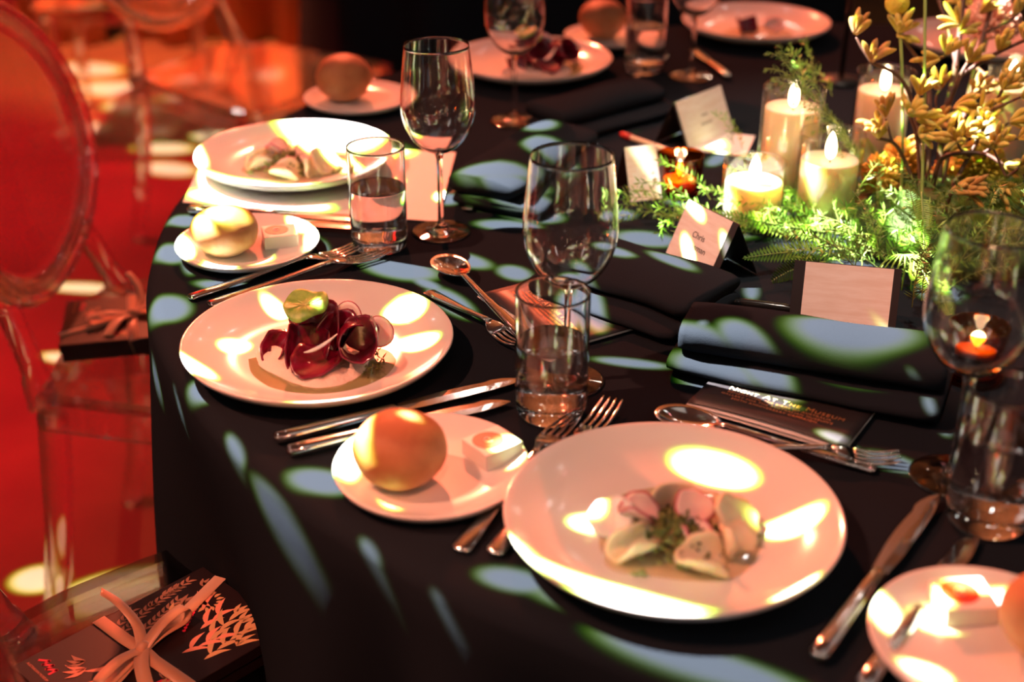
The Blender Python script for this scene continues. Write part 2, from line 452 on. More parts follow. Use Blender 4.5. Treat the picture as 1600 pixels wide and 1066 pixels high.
def smooth_path(pts, n=6):
    pts = [Vector(p) for p in pts]; out = []
    for i in range(len(pts)-1):
        p0 = pts[max(i-1, 0)]; p1 = pts[i]; p2 = pts[i+1]; p3 = pts[min(i+2, len(pts)-1)]
        for k in range(n):
            t = k/n
            out.append(.5*((2*p1) + (p2-p0)*t + (2*p0-5*p1+4*p2-p3)*t*t + (3*p1-p0-3*p2+p3)*t**3))
    out.append(pts[-1]); return out


def solid(o, th, off=0):
    md = o.modifiers.new('thickness', 'SOLIDIFY'); md.thickness = th; md.offset = off; return o


def bevel(o, wd, seg=2):
    md = o.modifiers.new('bevel', 'BEVEL'); md.width = wd; md.segments = seg; md.limit_method = 'ANGLE'; return o


def text(name, s, size, m, parent, loc, rot, align='CENTER', spacing=1.0, ay='CENTER'):
    cu = bpy.data.curves.new(name, 'FONT'); cu.body = s; cu.size = size; cu.align_x = align; cu.align_y = ay; cu.extrude = .00012
    cu.space_character = spacing
    cu.materials.append(m)
    tmp = bpy.data.objects.new(name, cu); me = bpy.data.meshes.new_from_object(tmp); bpy.data.objects.remove(tmp)
    o = bpy.data.objects.new(name, me); C.objects.link(o); o.parent = parent; o.location = loc; o.rotation_euler = rot
    return o


# ------------------------------------------------------------------ room shell
def structure(name, v, f, m, parent=None):
    o = obj(name, v, f, m, parent, smooth=False); o['kind'] = 'structure'; return o


X0, X1, Y0, Y1, ZC = -6, 6, -3.5, 7.2, 5.2
structure('floor', *box(X0, X1, Y0, Y1, -.1, 0), M['carpet'])
structure('ceiling', *box(X0, X1, Y0, Y1, ZC, ZC+.1), M['ceiling'])
structure('wall_back', *box(X0, X1, Y1, Y1+.1, 0, ZC), M['wall'])
structure('wall_front', *box(X0, X1, Y0-.1, Y0, 0, ZC), M['wall'])
structure('wall_left', *box(X0-.1, X0, Y0, Y1, 0, ZC), M['wall'])
structure('wall_right', *box(X1, X1+.1, Y0, Y1, 0, ZC), M['wall'])


def drape(x0, x1, y, h, waves, amp, label, m=None):
    n = int((x1-x0)*90); vs, fs = [], []
    for k, z in enumerate((.01, h*.25, h*.6, h)):
        for i in range(n+1):
            t = i/n
            vs.append((x0 + (x1-x0)*t, y + amp*(1.1-.2*k/3)*math.sin(2*math.pi*waves*t + .5*math.sin(9*t)), z))
    for k in range(3):
        for i in range(n): fs.append((k*(n+1)+i, k*(n+1)+i+1, (k+1)*(n+1)+i+1, (k+1)*(n+1)+i))
    o = solid(obj('curtain', vs, fs, m or M['drape']), .006); tag(o, label, 'curtain'); return o


drape(-1.95, -1.62, 5.35, 3.4, 2, .05, 'narrow orange curtain at the far left edge of the room')
drape(-1.50, -0.80, 5.35, 3.4, 3, .06, 'wide orange curtain hanging behind the red carpet')


# ------------------------------------------------------------------ tablecloth with folds
def cloth_table(name, c, radius, peaks, m, label, amp=.07, seed=1, nth=300):
    peaks = sorted(p % 360 for p in peaks); vs, fs = [], []

    def fold(th):
        d = math.degrees(th) % 360
        for i, p in enumerate(peaks):
            q = peaks[(i+1) % len(peaks)]; span = (q - p) % 360
            off = (d - p) % 360
            if off < span: return .5 + .5*math.cos(2*math.pi*off/span)
        return 1
    prof = []                                   # (radius, z, drop 0..1)
    nr = 26
    for i in range(1, nr+1): prof.append((radius*(i/nr)*.985, 0, 0))
    for k in range(1, 6):
        a = k/6*math.pi/2; prof.append((radius*.985 + .02*math.sin(a), -.02*(1-math.cos(a)), .004*k))
    nd = 26
    for k in range(1, nd+1):
        t = k/nd; prof.append((radius*.985 + .02, -.02 - (c.z-.022)*t, t))
    vs.append((0, 0, 0))
    for (r, z, s) in prof:
        for i in range(nth):
            th = 2*math.pi*i/nth; rr = r
            if s > 0:
                fo = fold(th); g = min(1, s*2.2)**1.15
                rr = r + g*amp*(1.25*fo - 1.15) + s*.05 + .012*g*noise.noise(Vector((3*math.cos(th), 3*math.sin(th), 2*s+seed)))
            zz = z
            if s == 0 and r < radius*.98:
                zz = z + .0012*noise.noise(Vector((r*math.cos(th)*7, r*math.sin(th)*7, seed))) - .0008
            vs.append((rr*math.cos(th), rr*math.sin(th), zz))
    for i in range(nth): fs.append((0, 1+i, 1+(i+1) % nth))
    for k in range(len(prof)-1):
        for i in range(nth):
            j = (i+1) % nth; a = 1+k*nth; b = a+nth
            fs.append((a+i, b+i, b+j, a+j))
    o = obj(name, vs, fs, m); o.location = c
    return tag(o, label, 'tablecloth')


cloth_table('tablecloth', TC, TR, [-163, -137, -127, -116, -104, -90, -74, -58, -40, -20, 0, 22, 45, 66, 90, 112, 135, 160, 178], M['cloth'],
            'black cloth covering the round dining table in folds to the carpet')
cloth_table('tablecloth', Vector((.22, 4.9, .75)), .95, [i*22 for i in range(16)], M['cloth'], 'black cloth on a distant round table behind the glasses', seed=5, nth=160)


# ------------------------------------------------------------------ clear chairs
def chair_proto():
    t = thing('clear_chair', '', 'chair')
    # seat
    out = []
    cor = [(-.22, -.20), (.20, -.26), (.25, -.20), (.265, 0), (.25, .20), (.20, .26), (-.22, .20), (-.235, 0)]
    sm = smooth_path([Vector((*p, 0)) for p in cor + [cor[0]]], 5)[:-1]
    n = len(sm); vs = []
    for (k, z) in ((.97, .460), (1.0, .455), (1.0, .400), (.965, .400), (.955, .440)):
        vs += [(p.x*k, p.y*k, z) for p in sm]
    fs = []
    for r in range(4):
        for i in range(n): fs.append((r*n+i, (r+1)*n+i, (r+1)*n+(i+1) % n, r*n+(i+1) % n))
    fs.append(tuple(range(n))); fs.append(tuple(reversed(range(4*n, 5*n))))
    obj('seat', vs, fs, M['acrylic'], t, smooth=False)
    for s in (-1, 1):
        obj('leg', *tube(smooth_path([(.20, s*.215, .42), (.203, s*.217, .3), (.205, s*.22, .15), (.205, s*.222, .002)], 4), [.024]*3+[.022]*4+[.020]*3+[.016]*3, 14), M['acrylic'], t)
        obj('leg', *tube(smooth_path([(-.205, s*.185, .42), (-.215, s*.19, .3), (-.235, s*.197, .15), (-.27, s*.205, .002)], 4), [.023]*5+[.021]*4+[.018]*4, 14), M['acrylic'], t)
        obj('back_post', *tube(smooth_path([(-.215, s*.185, .43), (-.235, s*.165, .50), (-.262, s*.150, .575)], 5), [.022]*4+[.018]*7, 12), M['acrylic'], t)
    lean = Vector((-.21, 0, 1)).normalized(); ctr = Vector((-.302, 0, .755))

    def ring(a, k=1): return ctr + Vector((0, .232*k*math.cos(a), 0)) + lean*(.215*k*math.sin(a)) + Vector((-.03*(1-(k*math.cos(a))**2)+.03, 0, 0))
    pts = [ring(2*math.pi*i/40) for i in range(41)]
    obj('back_rim', *tube(pts, .017, 12, caps=False), M['acrylic'], t)
    vs, fs = [ring(0, 0)], []
    for k in range(1, 7): vs += [ring(2*math.pi*i/40, k/6) for i in range(40)]
    for i in range(40): fs.append((0, 1+i, 1+(i+1) % 40))
    for k in range(5):
        for i in range(40): fs.append((1+k*40+i, 1+(k+1)*40+i, 1+(k+1)*40+(i+1) % 40, 1+k*40+(i+1) % 40))
    solid(obj('back_panel', vs, fs, M['acrylic'], t), .008)
    return t


ch = chair_proto()
ch['label'] = 'clear acrylic chair with oval back beside the rear white plate'; ch['group'] = 'clear chairs around the tables'
ch.location = (-.45, 1.87, 0); ch.rotation_euler = (0, 0, R(-4))
dup(ch, (-.268, 1.12, 0), R(28.6), 'clear acrylic chair carrying the ribboned box at the lower left corner')
dup(ch, (-.66, 3.35, 0), R(-35), 'clear acrylic chair standing alone on the carpet behind the rear plate')
dup(ch, (-1.22, 4.3, 0), R(-80), 'distant clear acrylic chair before the orange curtains')


# ------------------------------------------------------------------ gift boxes
def leaf_shape(mb, x, y, ang, ln, wd, z):
    n = 6; c, s = math.cos(ang), math.sin(ang); a = []; b = []
    for i in range(n+1):
        t = i/n; h = wd*math.sin(math.pi*t**.8)*.5; yy = .12*ln*math.sin(math.pi*t)
        for lst, q in ((a, yy+h), (b, yy-h)):
            lst.append((x + c*ln*t - s*q, y + s*ln*t + c*q, z))
    mb.add(a + b, [(n+1+i, n+2+i, i+1, i) for i in range(n)])


def gift_box(label, loc, rot, seed, group):
    g = random.Random(seed)
    t = thing('gift_box', label, 'gift box', loc, rot, group)
    L, W, H = .232, .156, .030
    bevel(obj('lid', *box(-L/2, L/2, -W/2, W/2, .016, H), M['gift'], t, False), .001)
    bevel(obj('tray', *box(-L/2+.002, L/2-.002, -W/2+.002, W/2-.002, 0, .016), M['gift'], t, False), .001)
    z = H + .0003
    mbs = {k: MB() for k in ('print_tan', 'print_brown', 'print_pink', 'print_red')}
    # grass-like seed heads on the far half
    for (bx, by, an, k) in ((-.015, .040, .35, 'print_brown'), (-.005, .055, .45, 'print_brown'), (.01, .03, .3, 'print_brown'), (.035, .058, .15, 'print_brown'), (.055, .064, .1, 'print_brown')):
        for i in range(8):
            px = bx + .0075*i*math.cos(an); py = by + .0075*i*math.sin(an)
            if abs(py) < W/2-.012 and px < L/2-.015:
                for s in (-1, 1): leaf_shape(mbs[k], px, py, an + s*.6, .011, .0035, z)
    # curving eucalyptus leaves on the near right
    for (bx, by, an, cnt, k) in ((.025, -.055, .15, 7, 'print_tan'), (.045, -.035, .35, 6, 'print_tan'), (.05, -.012, .2, 6, 'print_pink'), (.015, -.030, -.2, 5, 'print_pink')):
        for i in range(cnt):
            px = bx + .009*i*math.cos(an); py = by + .009*i*math.sin(an)
            if px < L/2-.035: leaf_shape(mbs[k], px, py, an + (.55 if i % 2 else -.35) + g.uniform(-.1, .1), .030, .0062, z + .0001*i)
    for (bx, by, an) in ((-.05, -.005, 2.9), (-.045, -.012, 3.15), (-.04, .005, 2.7), (.07, .012, .5), (.075, .02, .9), (.08, .012, 1.4)):
        leaf_shape(mbs['print_pink'], bx, by, an, .034, .006, z)
    for (bx, by, an, k, ln) in ((.03, .02, .3, 'print_pink', .022), (.045, .03, .5, 'print_tan', .02), (.06, .035, .2, 'print_brown', .02), (-.02, -.05, .5, 'print_brown', .02), (-.03, -.062, .2, 'print_tan', .018),
                                (-.065, .02, 2.6, 'print_pink', .024), (-.06, .03, 2.3, 'print_brown', .02), (.09, -.02, .2, 'print_tan', .02), (.085, -.035, .1, 'print_tan', .022), (.08, -.05, 0, 'print_tan', .024), (.06, -.062, .05, 'print_tan', .026), (.095, .045, .6, 'print_brown', .016)):
        for q in (-.45, 0, .45): leaf_shape(mbs[k], bx, by, an + q, ln, .0055, z + .0002)
    for i in range(14):
        a = i/14*6.28; leaf_shape(mbs['print_tan'], .082 + .010*math.cos(a), .022 + .010*math.sin(a), a, .009, .004, z)
    for i in range(9): leaf_shape(mbs['print_red'], .035 + .004*i, -.004 + .003*i, .6, .005, .004, z + .0006)
    for i in range(6): leaf_shape(mbs['print_red'], -.045 + .003*i, -.055 + .003*(i % 3), -.6, .018, .004, z)
    for k, mb in mbs.items():
        o = mb.obj('floral_print', M[k], t, False); o['kind'] = 'stuff'
    # emblem: zig-zag mark and a line of small capitals near the left end
    zz = [(0, 0), (.009, .0065), (.009, -.001), (.018, .0055), (.018, -.002), (.027, .0045), (.027, -.004)]
    mb = MB()
    for a, b in zip(zz, zz[1:]):
        a, b = Vector((a[0], a[1], 0)), Vector((b[0], b[1], 0)); d = (b-a).normalized(); nn = Vector((-d.y, d.x, 0))*.0016; d *= .0010
        mb.add([a-nn-d, b-nn+d, b+nn+d, a+nn-d], [(0, 1, 2, 3)])
    e = mb.obj('emblem', M['print_red'], t, False, loc=(-.092, .066, z), rot=(0, 0, R(-90)))
    text('lettering', 'AUSTRALIAN MUSEUM', .0040, M['print_pink'], t, (-.1025, .051, z), (0, 0, R(-90)))
    # ribbon: bands round the box, two loops, tails
    def strip(pts, wd, name='ribbon_tail', side=None):
        vs, fs = [], []; pts = [Vector(p) for p in pts]
        for i, p in enumerate(pts):
            tt = (pts[min(i+1, len(pts)-1)] - pts[max(i-1, 0)]).normalized()
            sd = tt.cross(Vector((0, 0, 1)) if side is None else Vector(side))
            sd = sd.normalized() if sd.length > 1e-4 else Vector((0, 1, 0))
            vs += [p - sd*wd/2, p + sd*wd/2]
        for i in range(len(pts)-1): fs.append((2*i, 2*i+1, 2*i+3, 2*i+2))
        solid(obj(name, vs, fs, M['ribbon'], t), .0004)
    kx, ky = -.012, .0
    zt = H + .0012
    strip([(kx+.004, -W/2-.001, .004), (kx+.004, -W/2-.001, zt), (kx, -.02, zt), (kx, ky, zt+.002), (kx-.002, .03, zt), (kx-.004, W/2+.001, zt), (kx-.004, W/2+.001, .004)], .015, 'ribbon_band', None)
    strip([(-L/2-.001, -.045, zt), (-.07, -.025, zt), (kx, ky, zt+.003), (.06, .024, zt), (L/2+.001, .046, zt), (L/2+.001, .046, .01)], .015, 'ribbon_band')
    def loop(dx, dy, h):
        p = smooth_path([(kx, ky, zt+.003), (kx+dx*.5, ky+dy*.5, zt+.003+h), (kx+dx, ky+dy, zt+.003+h*.9), (kx+dx*.92, ky+dy*.9, zt+.002), (kx+dx*.45, ky+dy*.5, zt+.004), (kx, ky, zt+.004)], 5)
        strip(p, .0135, 'ribbon_loop')
    loop(-.062, -.022, .012); loop(.062, .012, .014)
    strip(smooth_path([(kx, ky, zt+.004), (kx+.012, ky+.026, zt+.012), (kx+.008, ky+.05, zt+.030), (kx-.004, ky+.062, zt+.046)], 5), .013, side=(.3, -.2, 1))
    strip(smooth_path([(kx, ky, zt+.004), (kx-.018, ky-.028, zt+.010), (kx-.03, ky-.055, zt+.006), (kx-.034, ky-.066, zt+.002)], 5), .015)
    obj('ribbon_knot', *tube([(kx-.006, ky-.002, zt+.005), (kx, ky, zt+.007), (kx+.006, ky+.002, zt+.005)], [.004, .0055, .004], 10), M['ribbon'], t)
    return t


GG = 'ribboned gift boxes on the chairs'
gift_box('black floral gift box with orange ribbon bow on the lower left chair', (-.372, 1.101, .4605), R(46.2), 3, GG)
gift_box('blurred black floral gift box on the chair beside the rear plate', (-.575, 1.88, .4605), R(12), 4, GG)


# ------------------------------------------------------------------ china
def coupe(r, h, th=.0045, foot=.55):
    pr = []
    fr = r*foot
    top = [(0, .0075)]
    for i in range(1, 6): top.append((fr*i/5, .0075 + .0004*(i/5)**2))
    for i in range(1, 11):
        t = i/10; top.append((fr + (r-th*.5-fr)*t, .0079 + (h-.0079)*(t**2.1)))
    rim = [(r-.0008, h + .0002), (r, h-.0012)]
    und = []
    for i in range(9, 0, -1):
        t = i/10; und.append((fr + (r-fr)*t + .0005, .0029 + (h-.0085)*(t**2.0)))
    bot = [(fr+.001, .0), (fr-.006, .0), (fr-.008, .0028), (0, .0028)]
    return lathe(list(reversed(top + rim + und + bot)), 96)


def plate(name, label, loc, r, h, group):
    o = obj(name, *coupe(r, h), M['china']); o.location = loc
    return tag(o, label, 'plate', group)


P0 = Vector((-.306, 1.820, TZ+.0022)); P1 = Vector((-.201, 1.248, TZ)); P2 = Vector((.133, .932, TZ)); P3 = Vector((.034, 2.32, TZ)); P4 = Vector((.467, 2.58, TZ)); P5 = Vector((.86, 2.46, TZ))
GP = 'dinner plates'
plate('dinner_plate', 'white dinner plate holding the beetroot salad with green leaf', P1, .1405, .028, GP)
plate('dinner_plate', 'largest white dinner plate nearest the table edge with radish salad', P2, .1405, .028, GP)
plate('dinner_plate', 'white dinner plate lying on the white paper sheet', P0, .1405, .028, GP)
plate('dinner_plate', 'far dinner plate with dark beetroot behind the wine glasses', P3, .1405, .028, GP)
plate('dinner_plate', 'farthest dinner plate with brown sauce marks', P4, .1405, .028, GP)
plate('dinner_plate', 'dinner plate half hidden behind the yellow flowers', P5, .1405, .028, GP)
GB = 'bread plates'
B0 = Vector((-.324, 1.530, TZ)); B1 = Vector((-.072, 1.022, TZ)); B2 = Vector((.351, .783, TZ)); B3 = Vector((-.250, 2.13, TZ)); B4 = Vector((.185, 2.52, TZ))
plate('bread_plate', 'small bread plate below the rear tumbler with floury roll', B0, .0875, .016, GB)
plate('bread_plate', 'small bread plate between the beetroot plate and the nearest plate', B1, .0875, .016, GB)
plate('bread_plate', 'bread plate cut by the lower right corner', B2, .0875, .016, GB)
plate('bread_plate', 'far bread plate behind the rear white plate', B3, .0875, .016, GB)
plate('bread_plate', 'farthest bread plate with a dim roll', B4, .0875, .016, GB)


def bun(label, loc, r, h, seed):
    vs, fs = [], []; n, k = 40, 26
    prof = [(0, 0)]
    for i in range(1, k):
        a = -math.pi/2 + math.pi*i/k
        z = h*.5 + h*.5*math.sin(a); rr = r*max(0, math.cos(a))**.82
        prof.append((rr, z))
    prof.append((0, h)); vs, fs = lathe(prof, n)
    out = []
    for v in vs:
        v = Vector(v); q = v - Vector((0, 0, h*.5)); d = 1 + .045*noise.noise(q*22 + Vector((seed*3.1, 0, 0))) + .025*noise.noise(q*60 + Vector((0, seed, 0)))
        q *= d; p = q + Vector((0, 0, h*.5)); p.z = max(p.z, 0.0) if p.z > .004 else max(0, p.z*.3)
        out.append(p)
    o = obj('bread_roll', out, fs, M['bread']); o.location = loc; o.rotation_euler = (0, 0, seed)
    return tag(o, label, 'bread', 'bread rolls on the side plates')


bun('round brown bread roll on the plate left of the nearest plate', (-.098, 1.008, TZ+.0079), .041, .063, 1)
bun('round bread roll beside a butter square below the rear plate', (-.347, 1.514, TZ+.0079), .041, .056, 2)
bun('bread roll at the lower right corner of the table', (.392, .777, TZ+.0079), .038, .060, 3)
bun('dim bread roll on the far plate behind the rear plate', (-.272, 2.135, TZ+.0079), .045, .072, 4)
bun('most distant bread roll at the top of the table', (.170, 2.53, TZ+.0079), .044, .068, 5)


def butter(label, loc, rot):
    t = thing('butter_portion', label, 'butter', loc, rot, 'wrapped butter squares')
    bevel(obj('wrapper', *box(-.0205, .0205, -.019, .019, 0, .0165), M['butter_wrap'], t, False), .0008)
    vs, fs = lathe([(0, .0003), (.0145, .0003), (.0145, 0)], 32); obj('seal', vs, fs, M['butter_seal'], t, False, loc=(-.003, .002, .0166))
    pts = [(.0025*math.cos(a)*(1+a/6), .0025*math.sin(a)*(1+a/6), 0) for a in [i*.4 for i in range(14)]]
    obj('seal_curl', *tube(pts, .0006, 6), M['butter_wrap'], t, loc=(-.003, .002, .0172))


butter('butter square with red seal beside the largest bread roll', (-.018, 1.046, TZ+.0079), R(38))
butter('butter square with red seal below the rear tumbler', (-.286, 1.540, TZ+.0079), R(15))
butter('butter square on the plate in the lower right corner', (.343, .824, TZ+.0079), R(5))

# ------------------------------------------------------------------ cutlery
def knife(label, a, b, group, z=0):
    a = Vector(a); b = Vector(b); a.z = b.z = TZ + .001 + z; d = b - a; L = d.length
    t = thing('table_knife', label, 'knife', a, math.atan2(d.y, d.x), group)
    h = L*.48
    st = [(0, .006, .004, .0025), (.003, .006, .0072, .0045), (.02, .006, .0078, .0050), (h*.6, .006, .0070, .0050), (h-.006, .006, .0058, .0046), (h, .006, .0052, .0034)]
    obj('handle', *loft(st, 14, 2.6), M['steel'], t)
    top, bl = [], L - h
    vs, fs = [], []; n = 14
    for i in range(n+1):
        s = i/n; x = h - .001 + bl*s
        up = .0060 + .0035*math.sin(math.pi*min(1, s*1.2)) if s < .75 else .0095*math.sqrt(max(0, 1-((s-.75)/.25)**2.2))*.95 + .0002 - .0065*((s-.75)/.25)**2
        lo = -.0060 - .0025*min(1, s*5) + (.0045*max(0, (s-.7)/.3)**2)
        if up < lo + .0004: up = lo + .0004
        zc = .006; th = .0011*(1-.4*s)
        vs += [(x, lo, zc-.0002), (x, (lo+up)/2, zc+th), (x, up, zc+.0006), (x, (lo+up)/2, zc-th)]
    for i in range(n):
        for k in range(4): fs.append((i*4+k, i*4+(k+1) % 4, (i+1)*4+(k+1) % 4, (i+1)*4+k))
    fs += [(3, 2, 1, 0), (n*4, n*4+1, n*4+2, n*4+3)]
    obj('blade', vs, fs, M['steel'], t, smooth=False)
    return t


def fork(label, a, b, group, z=0, roll=0):
    a = Vector(a); b = Vector(b); a.z = b.z = TZ + .001 + z; d = b - a; L = d.length
    t = thing('table_fork', label, 'fork', a, math.atan2(d.y, d.x), group); t.rotation_euler = (roll, 0, math.atan2(d.y, d.x))
    q = L/.205
    st = [(0, .003, .005, .0012), (.003*q, .003, .0085, .0020), (.03*q, .004, .0078, .0022), (.08*q, .007, .0050, .0022), (.125*q, .011, .0035, .0022), (.138*q, .0115, .0045, .0020)]
    obj('handle', *loft(st, 12, 2.4), M['steel'], t)
    st = [(.136*q, .0113, .0040, .0019), (.145*q, .0100, .0090, .0013), (.152*q, .0080, .0118, .0011), (.162*q, .0055, .0122, .0010)]
    hd = obj('head', *loft(st, 12, 3), M['steel'], t)
    for k in range(4):
        y = (k-1.5)*.0068
        p = [(.160*q, y, .0058), (.175*q, y, .0038), (.190*q, y, .0048), (L, y*.94, .0085)]
        obj('tine', *tube(smooth_path(p, 3), [.0021]*7+[.0018, .0015, .0007], 6, .6), M['steel'], hd)
    return t


def spoon(label, a, b, group, z=0):
    """a = handle end, b = bowl tip"""
    a = Vector(a); b = Vector(b); a.z = b.z = TZ + .001 + z; d = b - a; L = d.length
    t = thing('dessert_spoon', label, 'spoon', a, math.atan2(d.y, d.x), group)
    bl = .066
    st = [(0, .003, .005, .0012), (.003, .003, .0082, .0020), (.03, .004, .0075, .0022), (L*.42, .007, .0045, .0022), (L-bl-.004, .011, .0034, .0022), (L-bl+.006, .0095, .0046, .0016)]
    obj('handle', *loft(st, 12, 2.4), M['steel'], t)
    vs, fs = [(0, 0, -.009)], []; n = 28
    for k in range(1, 8):
        r = k/7
        for i in range(n):
            th = 2*math.pi*i/n; x = bl/2*r*math.cos(th); y = .0215*r*math.sin(th)*(1+.12*math.cos(th))
            vs.append((x, y, -.009*(1-r*r)))
    for i in range(n): fs.append((0, 1+i, 1+(i+1) % n))
    for k in range(6):
        for i in range(n): fs.append((1+k*n+i, 1+(k+1)*n+i, 1+(k+1)*n+(i+1) % n, 1+k*n+(i+1) % n))
    solid(obj('bowl', vs, fs, M['steel'], t, loc=(L-bl/2, 0, .0102)), .0011, 0)
    return t


GK, GF, GS = 'table knives', 'table forks', 'dessert spoons'
knife('long table knife below the beetroot plate, nearer that plate', (-.221, 1.078, 0), (.010, 1.195, 0), GK)
knife('shorter knife below the beetroot plate, tucked behind the bread roll', (-.206, 1.055, 0), (-.002, 1.150, 0), GK)
knife('golden reflecting table knife right of the nearest plate', (.222, .771, 0), (.370, .987, 0), GK)
knife('second knife running under the lower right bread plate', (.249, .740, 0), (.384, .925, 0), GK)
knife('dark knife along the edge of the white paper sheet', (-.425, 1.655, 0), (-.175, 1.618, 0), GK)
knife('darker knife next to the rear bread plate rim', (-.400, 1.628, 0), (-.180, 1.592, 0), GK)
fork('fork above the beetroot plate with handle tip showing at the left', (-.368, 1.390, 0), (-.188, 1.531, 0), GF)
fork('fork above the beetroot plate with tines nearest the rear tumbler', (-.342, 1.372, 0), (-.151, 1.521, 0), GF)
fork('outer fork between the bread plate and the nearest plate', (-.043, .906, 0), (.060, 1.131, 0), GF)
fork('inner fork partly under the rim of the nearest plate', (-.015, .902, 0), (.099, 1.150, 0), GF)
spoon('dessert spoon lying bowl up beside the front tumbler', (.013, 1.285, 0), (-.086, 1.486, 0), GS, .004)
fork('dessert fork crossing under the spoon beside the beetroot plate', (-.097, 1.407, 0), (.010, 1.268, 0), GF)
spoon('dessert spoon between the nearest plate and the printed menu card', (.328, 1.030, 0), (.138, 1.124, 0), GS)
fork('copper tinted fork with tines right of the nearest plate', (.166, 1.068, 0), (.352, 1.040, 0), GF, .002)
spoon('blurred spoon right of the rear wine glass foot', (-.06, 1.66, 0), (.0, 1.86, 0), GS)
fork('blurred fork beside the rear plate and dark napkin', (-.02, 1.90, 0), (-.075, 1.70, 0), GF)
fork('dim red fork by the far beetroot plate', (.19, 2.22, 0), (.27, 2.40, 0), GF)
knife('dim red knife on the far table edge', (.37, 2.27, 0), (.33, 2.46, 0), GK)


# ------------------------------------------------------------------ glassware
def wine_glass(label, loc, hgt=.240, wine=False):
    k = hgt/.240
    t = thing('wine_glass', label, 'wine glass', loc, 0, 'wine glasses')
    foot = [(0, 0), (.036, 0), (.0375, .0010), (.036, .0018), (.022, .0034), (.010, .0060), (.0052, .0105), (0, .0105)]
    obj('foot', *lathe(foot, 56, .0015), M['glass'], t)
    stem = [(0, .0106), (.0050, .0106), (.0040, .020), (.0036, .045), (.0036, .080), (.0042, .098), (.0062, .1055), (0, .1055)]
    obj('stem', *lathe(stem, 24, .0015), M['glass'], t)
    outer = [(0, .1056), (.0064, .1058), (.016, .1095), (.028, .1185), (.0375, .1320), (.0437, .1480), (.0460, .1640), (.0455, .1800), (.0435, .2000), (.0415, .2200), (.0393, .2395), (.0389, .2400)]
    inner = [(.0384, .2396), (.0405, .2200), (.0425, .2000), (.0445, .1800), (.0450, .1640), (.0427, .1483), (.0364, .1328), (.0270, .1200), (.0150, .1118), (.0050, .1088), (0, .1086)]

    def fine(p):
        q = [Vector((a, b, 0)) for a, b in p]; return [(max(0, v.x), v.y) for v in smooth_path(q, 3)]
    pr = fine(outer) + fine(inner)
    obj('bowl', *lathe(pr, 72, .0025), M['glass'], t)
    return t


def tumbler(label, wlabel, loc, h=.131, r=.0350, lev=.079):
    o = obj('water_tumbler', *lathe([(0, 0), (r*.84, 0), (r*.93, .002), (r*.98, .008), (r*1.0, .02), (r*1.005, h*.5), (r*1.01, h-.0006), (r*1.0, h), (r*.965, h-.0004), (r*.955, h*.5), (r*.94, .026), (r*.90, .019), (r*.80, .0155), (0, .0145)], 72, .0025), M['glass'])
    o.location = loc; tag(o, label, 'tumbler', 'water tumblers')
    e = .0002
    wt = obj('water', *lathe([(0, .0147), (r*.80+e, .0157), (r*.90+e, .0192), (r*.94+e, .0262), (r*.953+e, lev), (r*.93, lev-.0006), (0, lev-.0008)], 72, .0025), M['water'])
    wt.location = loc; tag(wt, wlabel, 'water')


wine_glass('wine glass standing behind the front water tumbler', (.056, 1.201, TZ))
wine_glass('rear wine glass beside the other tumbler and white plate', (-.090, 1.594, TZ))
wine_glass('wine glass at the right edge before the amber candle', (.394, 1.023, TZ))
wine_glass('blurred wine glass before the far beetroot plate', (.004, 2.045, TZ))
wine_glass('most distant wine glass by the farthest plate', (.31, 2.29, TZ), .215)
tumbler('front water tumbler half full beside the nearest plate', 'still water in the front tumbler', (.038, 1.137, TZ))
tumbler('rear water tumbler by the white dinner plate', 'still water in the tumbler by the rear plate', (-.164, 1.547, TZ))
tumbler('water tumbler cut by the right edge of the picture', 'still water in the tumbler at the right edge', (.404, .955, TZ), lev=.088)
tumbler('distant tumbler in front of the farthest bread plate', 'dim water in the distant tumbler', (.232, 2.33, TZ))


# ------------------------------------------------------------------ paper goods
def sheet(name, corners, th, m, label, cat, group=None):
    vs = [Vector((p.x, p.y, TZ+.0012)) for p in corners] + [Vector((p.x, p.y, TZ+.0012+th)) for p in corners]
    o = obj(name, vs, [(3, 2, 1, 0), (4, 5, 6, 7), (0, 1, 5, 4), (1, 2, 6, 5), (2, 3, 7, 6), (3, 0, 4, 7)], m, smooth=False)
    return tag(o, label, cat, group)


sheet('paper_sheet', [at(286, 318), at(684, 348), at(712, 240), at(330, 222)], .0009, M['paper'], 'white paper sheet under the rear dinner plate', 'paper')
sheet('paper_leaflet', [at(1075, 236), at(1165, 246), at(1180, 214), at(1098, 207)], .001, M['paper'], 'small white leaflet before the printed place card by the candles', 'paper')


